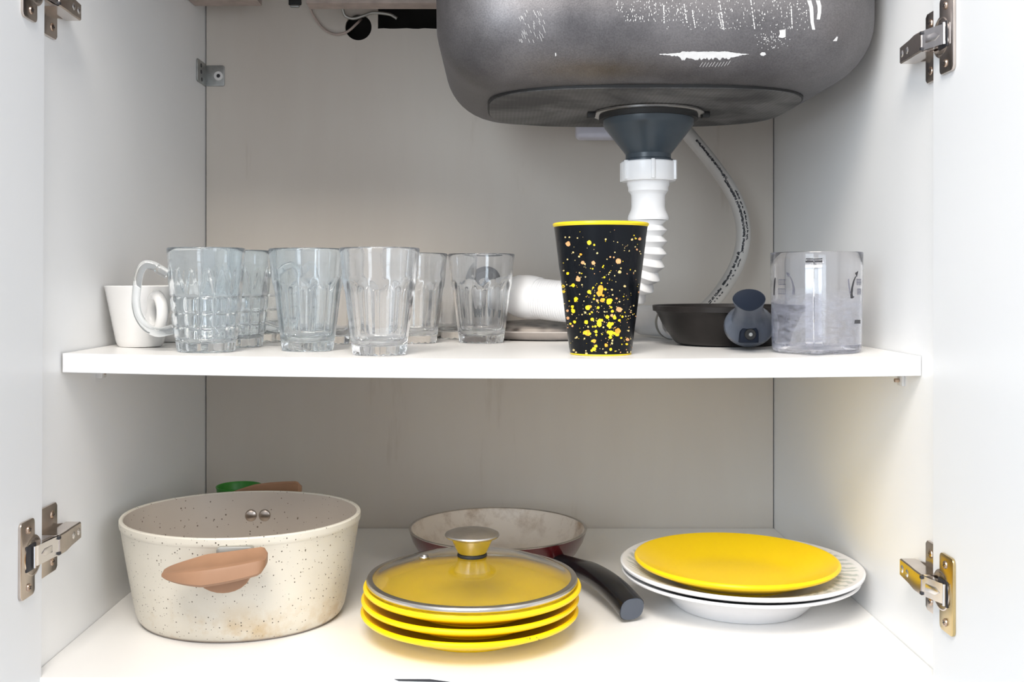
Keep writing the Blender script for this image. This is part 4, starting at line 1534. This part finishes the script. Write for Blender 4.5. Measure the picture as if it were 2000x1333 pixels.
    for (x0, x1, y0, y1) in ((1517, 1532, 546, 557), (1515.5, 1531, 564, 575)):
        xx = x0
        while xx < x1:
            back_mark(gk, [(xx, y0), (xx + 1.3, y0), (xx + 1.3, y1), (xx, y1)])
            xx += 3.0
        back_mark(gk, [(x0, y1 - 1.5), (x1, y1 - 1.5), (x1, y1), (x0, y1)])
        back_mark(gk, [(x0, y0), (x1, y0), (x1, y0 + 1.4), (x0, y0 + 1.4)])
    # dark print edge at the left rim of the wall
    stroke(ink, [(1514.6, 543), (1513.6, 552), (1512.6, 565), (1512.2, 577)], [0.8, 1.6, 1.2, .8])
    stroke(gk, [(1656.5, 545), (1658, 560), (1660, 574)], [1.2, 1.5, 1.0], 0.0003)
    finish_marks('printed_arrow', ink, M['ink'], root, 'dark printed arrow and letters', 'stuff')
    finish_marks('printed_text', grey, M['ink_grey'], root, 'small faded lines of print', 'stuff')
    finish_marks('printed_arrow', bk, M['ink_grey'], root, 'printed arrow on the far wall', 'stuff')
    finish_marks('printed_text', gk, M['ink_grey'], root, 'faded print on the far wall', 'stuff')


jug()


# ------------------------------------------------------------------ small black pan on the shelf
def black_pan():
    x, y = 0.2500, 1.107
    root = thing('frying_pan', 'small black frying pan on the shelf, slate handle towards the viewer', 'pan', (x, y, rest(x, 0.056)))
    H = 0.0412
    prof = [(0, 0.0006), (0.050, 0.0006), (0.0535, 0.0), (0.0555, 0.0010), (0.058, 0.0035), (0.064, 0.012), (0.0705, 0.022), (0.0752, 0.0320), (0.0772, 0.0345), (0.0800, 0.0352), (0.0806, H - 0.0006), (0.0800, H), (0.0786, H - 0.0006)]
    prof += [(0.0780, 0.0365), (0.0735, 0.0320), (0.069, 0.0235), (0.0620, 0.0130), (0.054, 0.0045), (0.048, 0.0030), (0, 0.0028)]
    meshobj('body', lathe_bm(prof, 96), M['pan_black'], root)
    # bolster cupped against the wall of the pan, then the flaring grip
    hx = lambda px, d: (px - VX) / F * d - x
    secs = [(1.0420, 1463, 0.0230, 0.0255, 0.0212), (1.0120, 1463, 0.0230, 0.0252, 0.0210), (1.0050, 1463, 0.0242, 0.0238, 0.0196), (1.0000, 1463, 0.0305, 0.0172, 0.0142),
            (0.988, 1463, 0.0380, 0.0142, 0.0112), (0.965, 1463, 0.0440, 0.0132, 0.0100), (0.945, 1463, 0.0492, 0.0148, 0.0105), (0.9360, 1463, 0.0506, 0.0152, 0.0106)]
    bm = bmesh.new()
    rings = []
    for d, px, hz, w, h in secs:
        cx = hx(px, d)
        ring = []
        for k in range(32):
            a = 2 * PI * k / 32
            g = min(1, max(0, (1.0 - d) / 0.03))
            ca, sa = cos(a), sin(a)
            # shield outline near the grip end: broad shoulders, rounded point below
            ww = w * (1 - 0.16 * g * max(0, -sa) ** 2)
            ring.append(bm.verts.new((cx + ww * ca, d - y, hz + h * (sa if sa < 0 else sa * (1 - 0.12 * g)))))
        rings.append(ring)
    for A, B in zip(rings, rings[1:]):
        for k in range(32):
            bm.faces.new((A[k], A[(k + 1) % 32], B[(k + 1) % 32], B[k]))
    bm.faces.new(rings[0])
    bm.faces.new(rings[-1][::-1])
    grip = meshobj('handle', bm, M['handle_grey'], root, True, angle=0.7)
    # dark end face
    cx = hx(1463, 0.9355)
    UP = 0.0028
    pts = []
    for k in range(36):
        a = 2 * PI * k / 36
        ca, sa = cos(a), sin(a)
        w = 0.0150 * (1 - 0.22 * max(0, -sa) ** 1.5)
        # pinched corners left and right
        pts.append((cx + w * math.copysign(abs(ca) ** 0.85, ca), 0.0478 + UP + (0.0092 if sa > 0 else 0.0108) * math.copysign(abs(sa) ** 1.25, sa)))
    meshobj('end_cap', prism_bm(pts, 'y', 0.9338 - y, 0.9372 - y, 0.0008), M['handle_dark'], grip)
    # arched recess with the fixing screw
    rx = hx(1463, 0.998)
    arch = [(rx - 0.0088, 0.0072), (rx + 0.0088, 0.0072)] + [(rx + 0.0088 * cos(PI * k / 14), 0.0150 + 0.0098 * sin(PI * k / 14)) for k in range(15)]
    meshobj('screw_recess', prism_bm(arch, 'y', 0.9950 - y, 1.012 - y, 0.0010), M['handle_dark'], grip)
    s1 = lathe_bm([(0, 0.0012), (0.0052, 0.0012), (0.0058, 0), (0, 0)], 24)
    X(s1, Matrix.Translation((rx + 0.0004, 0.9951 - y, 0.0155)) @ Matrix.Rotation(PI / 2, 4, 'X'))
    meshobj('screw_hole', s1, M['rubber'], grip)
    s2 = lathe_bm([(0, 0.0018), (0.0018, 0.0016), (0.0024, 0.0006), (0, 0.0)], 8)
    X(s2, Matrix.Translation((rx + 0.0004, 0.9941 - y, 0.0155)) @ Matrix.Rotation(PI / 2, 4, 'X'))
    meshobj('screw', s2, M['zinc'], grip, False)


black_pan()


# ------------------------------------------------------------------ things at the back of the shelf
def tray():
    x, y = 0.064, 1.272
    root = thing('tray', 'round mottled grey tray lying under the ribbed white hose', 'tray', (x, y, rest(x, 0.088)))
    prof = [(0, 0.0010), (0.080, 0.0010), (0.083, 0.0), (0.087, 0.0008), (0.096, 0.0075), (0.1015, 0.0090), (0.1030, 0.0098), (0.1015, 0.0108), (0.096, 0.0102), (0.089, 0.0065), (0.085, 0.0045), (0, 0.0040)]
    meshobj('rim', lathe_bm(prof, 80), M['tray_rim'], root)
    bm = lathe_bm([(0, 0.0041), (0.0845, 0.0045), (0.0865, 0.0072), (0.082, 0.0130), (0.06, 0.0185), (0.03, 0.0205), (0, 0.0210)], 80)
    meshobj('insert', bm, M['tray'], root)


tray()

c = world_pt(1292, 606, 1.235)
root = thing('pipe_stub', 'pale plastic pipe stub lying behind the left edge of the black pan', 'pipe', (c.x, c.y, shelf_top(c.x) + 0.0003))
bm = lathe_bm([(0.0165, -0.030), (0.0195, -0.030), (0.0200, -0.026), (0.0185, -0.024), (0.0185, 0.045), (0.0165, 0.045)], 40, closed=True)
RR = Matrix.Translation((0, 0, 0.0201)) @ Matrix.Rotation(0.35, 4, 'Z') @ Matrix.Rotation(PI / 2, 4, 'X') @ Matrix.Rotation(PI, 4, 'Y')
meshobj('tube', X(bm, RR), M['pipe_white'], root)
bm = lathe_bm([(0.0185, -0.0230), (0.0202, -0.0228), (0.0202, -0.0206), (0.0185, -0.0204)], 40, closed=True)
meshobj('ring', X(bm, RR), M['pot_grey'], root)


# ------------------------------------------------------------------ bottom: the cream pot
def pot():
    root = thing('pot', 'cream speckled casserole pot with tan handles, standing at the left', 'pot', (-0.2548, 1.030, 0.0003))
    root.scale = (0.974, 0.88, 1)          # slightly oval
    H, RT = 0.1010, 0.1212
    pr = [(0.0, 0.0008), (0.092, 0.0008), (0.0955, 0.0)]
    pr += [(0.0995, 0.0010), (0.1025, 0.0040), (0.1048, 0.0090)]
    pr += [(0.1048 + (0.1198 - 0.1048) * ((z - 0.009) / (H - 0.018)) ** 0.9, z) for z in (0.018, 0.030, 0.045, 0.060, 0.075, H - 0.0095)]
    out = pr + [(0.1201, H - 0.0088), (0.1208, H - 0.0078), (RT, H - 0.0055), (RT, H - 0.0012), (RT - 0.0010, H), (RT - 0.0032, H), (RT - 0.0042, H - 0.0010)]
    inn = [(RT - 0.0044, H - 0.0012), (RT - 0.0072, 0.075), (0.1085, 0.045), (0.1030, 0.018), (0.0975, 0.0085), (0.092, 0.0058), (0, 0.0052)]
    meshobj('body', lathe_bm(out, 112), M['pot_cream'], root)
    meshobj('lining', lathe_bm([(RT - 0.0042, H - 0.0010)] + inn, 112), M['pot_inner'], root)
    # darker worn ring where the base meets the wall
    meshobj('base_ring', lathe_bm([(0.0956, 0.0), (0.1000, 0.0009), (0.1006, 0.0020), (0.0985, 0.0014)], 96, closed=True), M['rivet'], root)
    for ang, front in ((-PI / 2 + 0.055, True), (PI / 2 + 0.075, False)):
        hb = []
        R = Matrix.Rotation(ang, 4, 'Z')       # local +x points outwards, +y along the rim
        bm = bmesh.new()
        n, rings = 30, []
        for k in range(n + 1):
            f = k / n
            t = -0.0475 + 0.0930 * f           # seen from outside, -t is the viewer's right for the front one
            tt = -t if front else t
            tap = min(1, (f / 0.42)) ** 0.62 if f < 0.42 else 1 - 0.18 * ((f - 0.42) / 0.58) ** 2
            if f > 0.93:
                tap *= math.sqrt(max(0.02, 1 - ((f - 0.93) / 0.075) ** 2))
            tap = max(tap, 0.05)
            xo = (0.1400 if front else 0.1540) + 0.0140 * (1 - (t / 0.050) ** 2)
            zc = (0.0812 if front else 0.0915) + 0.0110 * (f - 0.5)
            hw, hh = 0.0045 + 0.0075 * tap, 0.0016 + 0.0098 * tap
            # flat sloping front, a ridge, and a dished top leaning back to the pot
            sec = [(0.80, -1.0), (0.96, -0.80), (1.0, 0.05), (0.94, 0.26), (0.55, 0.42), (0.30, 0.38), (-0.55, 0.86), (-0.80, 1.0), (-1.0, 0.85), (-1.0, -0.55), (-0.75, -0.85), (0.0, -1.0)]
            ring = [bm.verts.new((xo + hw * 1.15 * p_ - 0.15 * hh * q_, -tt, zc + hh * q_)) for p_, q_ in sec]
            rings.append(ring)
        for A, B in zip(rings, rings[1:]):
            for j in range(12):
                bm.faces.new((A[j], A[(j + 1) % 12], B[(j + 1) % 12], B[j]))
        bm.faces.new(rings[0])
        bm.faces.new(rings[-1][::-1])
        h = meshobj('handle', X(bm, R), M['tan'], root, True, angle=0.6)
        # lower lug joining the grip to the pot
        bm = bmesh.new()
        for k in range(1):
            pts = [(-0.027 + 0.0054 * q, 0.0785 - 0.0215 * math.sqrt(max(0, 1 - ((-0.027 + 0.0054 * q) / 0.0271) ** 2))) for q in range(11)]
            off = 0.006 * (1 if front else -1)
            prism_bm([(y_ + off, z_) for y_, z_ in pts], 'x', 0.1162, 0.1430, 0.002, bm=bm)
        meshobj('lug', X(bm, R), M['tan'], h)
        bm = prism_bm(rrect(-0.017 + (0.014 if front else -0.014), 0.017 + (0.014 if front else -0.010), 0.076, 0.0945, 0.004), 'x', 0.1178, 0.1260, 0.001)
        meshobj('bracket', X(bm, R), M['pot_grey'], h)
    # rivet heads inside, under the rear handle
    for da in (-0.0640, 0.0900 - 0.0640 + 0.045):
        a = PI / 2 + 0.065 + da * 1.0
        bm = lathe_bm([(0, 0.0032), (0.0028, 0.0029), (0.0052, 0.0016), (0.0060, 0.0), (0, 0)], 28)
        X(bm, Matrix.Rotation(a, 4, 'Z') @ Matrix.Translation((0.1142, 0, 0.0745)) @ Matrix.Scale(1.15, 4) @ Matrix.Rotation(-PI / 2, 4, 'Y'))
        meshobj('rivet', bm, M['rivet'], root)


pot()

# green plastic tumbler tucked into the corner behind the pot
root = thing('plastic_tumbler', 'green plastic tumbler tucked into the corner behind the cream pot', 'cup', (-0.3160, 1.262, -0.0000))
prof = [(0, 0.0008), (0.018, 0.0008), (0.0195, 0.0), (0.0205, 0.001), (0.0255, 0.060), (0.0272, 0.0795), (0.0280, 0.0806), (0.0280, 0.0816), (0.0270, 0.0820), (0.0258, 0.0800), (0.0240, 0.060), (0.0185, 0.0035), (0, 0.003)]
meshobj('body', lathe_bm(prof, 48), M['green'], root)


# ------------------------------------------------------------------ plates
def plate_prof():
    return [(0, 0.0022), (0.050, 0.0022), (0.0525, 0.0), (0.0555, 0.0), (0.0570, 0.0024), (0.068, 0.0058), (0.084, 0.0122), (0.0975, 0.0180), (0.1010, 0.0196),
            (0.1026, 0.0212), (0.1030, 0.0226), (0.1022, 0.0242), (0.1004, 0.0247), (0.0985, 0.0240), (0.093, 0.0210), (0.082, 0.0158), (0.068, 0.0100), (0.057, 0.0070), (0.045, 0.0060), (0, 0.0058)]


p0 = meshobj('dessert_plate', lathe_bm(plate_prof(), 112), M['yellow'])
tag(p0, '', 'plate', 'yellow glazed plates')
YP = [(-0.0250, 0.9745, 0.0003, 0, 'yellow plate at the bottom of the stack, small chip on its rim'),
      (-0.0245, 0.9745, 0.0117, 0.004, 'yellow plate in the middle of the stack of three'),
      (-0.0225, 0.9740, 0.0231, -0.003, 'yellow plate at the top of the stack, holding the glass lid')]
for i, (x, y, z, tl, lab) in enumerate(YP):
    o = p0 if i == 0 else p0.copy()
    if i:
        COL.objects.link(o)
    o.location = (x, y, z)
    o['label'] = lab
b = bvh_of([p0])
bm = bmesh.new()
for pts in ([(1032, 1244), (1035, 1246), (1036, 1250), (1034, 1249)], [(1046, 1241.5), (1048, 1245), (1052, 1248), (1055, 1250), (1051, 1250.5), (1047.5, 1247)], [(1026, 1246), (1030, 1248), (1029, 1249.5)]):
    mark(bm, b, pts, 0.0003)
if len(bm.verts):
    finish_marks('rim_chip', bm, M['ink'], p0, 'dark chip in the rim')
else:
    bm.free()
o = p0.copy()
COL.objects.link(o)
o.location = (0.2455, 1.0520, 0.0262)
o['label'] = 'yellow plate lying on top of the two white plates at the right'
o['group'] = 'yellow glazed plates'

# two white dinner plates
soup = [(0, 0.0020), (0.060, 0.0020), (0.0625, 0.0), (0.0660, 0.0), (0.0690, 0.0030), (0.078, 0.0125), (0.086, 0.0205), (0.091, 0.0232), (0.106, 0.0272), (0.1175, 0.0310), (0.1200, 0.0325), (0.1204, 0.0340), (0.1192, 0.0350), (0.117, 0.0346),
        (0.104, 0.0305), (0.090, 0.0264), (0.084, 0.0236), (0.076, 0.0150), (0.066, 0.0066), (0.05, 0.0055), (0, 0.0050)]
o = meshobj('dinner_plate', lathe_bm(soup, 112), M['plate_white'], loc=(0.2508, 1.0610, 0.0003))
tag(o, 'deep white plate under the leaf printed plate, at the bottom', 'plate', 'white dinner plates')
flat = [(0, 0.0220), (0.066, 0.0220), (0.068, 0.0210), (0.072, 0.0210), (0.076, 0.0236), (0.088, 0.0282), (0.106, 0.0338), (0.1190, 0.0378), (0.1222, 0.0398), (0.1225, 0.0418), (0.1208, 0.0428), (0.118, 0.0422), (0.104, 0.0378), (0.090, 0.0336), (0.076, 0.0276), (0.066, 0.0262), (0, 0.0258)]
flat = [(r, z - 0.0210) for r, z in flat]
o = meshobj('dinner_plate', lathe_bm(flat, 112), M['plate_decor'], loc=(0.2518, 1.0600, 0.0211))
tag(o, 'white plate with pale grey leaf print, in the middle of the stack', 'plate', 'white dinner plates')


# ------------------------------------------------------------------ glass lid on the stack
def lid():
    x, y, z = -0.0228, 0.9745, 0.0376
    root = thing('glass_cover', 'glass pot lid with steel rim and knob, lying on the yellow plates', 'lid', (x, y, z))
    sc = 1.0
    dome = [(0.0, 0.0238), (0.02, 0.0235), (0.05, 0.0215), (0.075, 0.0178), (0.0865, 0.0145), (0.0925, 0.0122), (0.0968, 0.0118), (0.0968, 0.0152), (0.0935, 0.0160), (0.088, 0.0182), (0.075, 0.0214), (0.05, 0.0251), (0.02, 0.0272), (0, 0.0275)]
    dome = [(r * sc, z + 0.0075 * (1 - (r / 0.0968) ** 2)) for r, z in dome]
    meshobj('glass_pane', lathe_bm(dome, 112), M['lid_glass'], root)
    rim = [(0.0955, 0.0112), (0.0962, 0.0104), (0.0978, 0.0103), (0.0990, 0.0112), (0.0996, 0.0128), (0.0998, 0.0146), (0.0990, 0.0160), (0.0965, 0.0166), (0.0940, 0.0164), (0.0940, 0.0156), (0.0966, 0.0156), (0.0970, 0.0116), (0.0945, 0.0114)]
    rim = [(r * sc, z) for r, z in rim]
    meshobj('steel_rim', lathe_bm(rim, 128, closed=True), M['steel'], root)
    cone = [(0, 0.0298), (0.0128, 0.0298), (0.0135, 0.0308), (0.0196, 0.0435), (0.0208, 0.0455), (0, 0.0455)]
    cone = [(r, z + 0.0072) for r, z in cone]
    k = meshobj('knob', lathe_bm(cone, 56), M['steel'], root)
    cap = [(r, z - 0.0016 + 0.0072) for r, z in [(0, 0.0466), (0.0220, 0.0466), (0.0252, 0.0478), (0.0260, 0.0491), (0.0254, 0.0504), (0.0225, 0.0518), (0.0150, 0.0538), (0.007, 0.0545), (0, 0.0547)]]
    meshobj('knob_cap', lathe_bm(cap, 64), M['steel_brushed'], k)
    meshobj('gasket', lathe_bm([(0, 0.0346), (0.0138, 0.0342), (0.0142, 0.0355), (0.0138, 0.0371), (0, 0.0371)], 40), M['rubber'], root)
    v = lathe_bm([(0.0020, 0.0), (0.0050, 0.0), (0.0054, 0.0010), (0.0046, 0.0022), (0.0028, 0.0018), (0.0022, 0.0006)], 28, closed=True)
    X(v, Matrix.Translation((-0.0460, 0.0060, 0.0310)))
    ve = meshobj('steam_vent', v, M['steel'], root)
    v = lathe_bm([(0, 0.0004), (0.0021, 0.0004), (0.0021, 0.0), (0, 0)], 16)
    X(v, Matrix.Translation((-0.0460, 0.0060, 0.0314)))
    meshobj('vent_hole', v, M['rubber'], ve)


lid()


# ------------------------------------------------------------------ burgundy pan with ivory lining
def red_pan():
    x, y = 0.0020, 1.2060
    root = thing('saucepan', 'shallow burgundy pan with a stained ivory inside, behind the plates', 'pan', (x, y, 0.0003))
    H = 0.0445
    out = [(0, 0.0006), (0.070, 0.0006), (0.0725, 0.0), (0.0750, 0.0008), (0.0830, 0.0075), (0.0930, 0.0190), (0.1000, 0.0310), (0.1036, H - 0.0030), (0.1040, H - 0.0012)]
    meshobj('body', lathe_bm(out, 96), M['burgundy'], root)
    meshobj('rim', lathe_bm([(0.1040, H - 0.0014), (0.1044, H - 0.0004), (0.1036, H), (0.1020, H), (0.1014, H - 0.0008), (0.1022, H - 0.0018)], 96, closed=True), M['steel_brushed'], root)
    inn = [(0.1018, H - 0.0010), (0.0995, 0.0360), (0.0950, 0.0250), (0.0870, 0.0140), (0.0780, 0.0070), (0.070, 0.0050), (0, 0.0046)]
    meshobj('lining', lathe_bm(inn, 96), M['ivory'], root)
    # curved black handle reaching forwards to the right
    W = lambda px, py, d: world_pt(px, py, d) - Vector((x, y, 0.0003))
    P = [W(1090, 1098, 1.136), W(1122, 1108, 1.120), W(1150, 1117, 1.095), W(1178, 1134, 1.062), W(1205, 1157, 1.030), W(1226, 1180, 1.006), W(1234, 1190, 0.998)]
    path, ln = catmull(P, 60)
    rr = []
    for i in range(60):
        f = i / 59
        rr.append((0.0100 + 0.0030 * sin(min(1, f * 1.2) * PI / 2), 0.0085 + 0.0040 * f))
    h = meshobj('handle', tube_bm(path, rr, 24, True, shape=2.6), M['black_plastic'], root, True, angle=0.7)
    e, d = path[-1], (path[-1] - path[-3]).normalized()
    ec = tube_bm([e - d * 0.0008, e + d * 0.0012], [(0.0126, 0.0120), (0.0122, 0.0116)], 24, True, shape=2.6)
    meshobj('end_cap', ec, M['handle_grey'], h, True, angle=0.5)
    return root


red_pan()
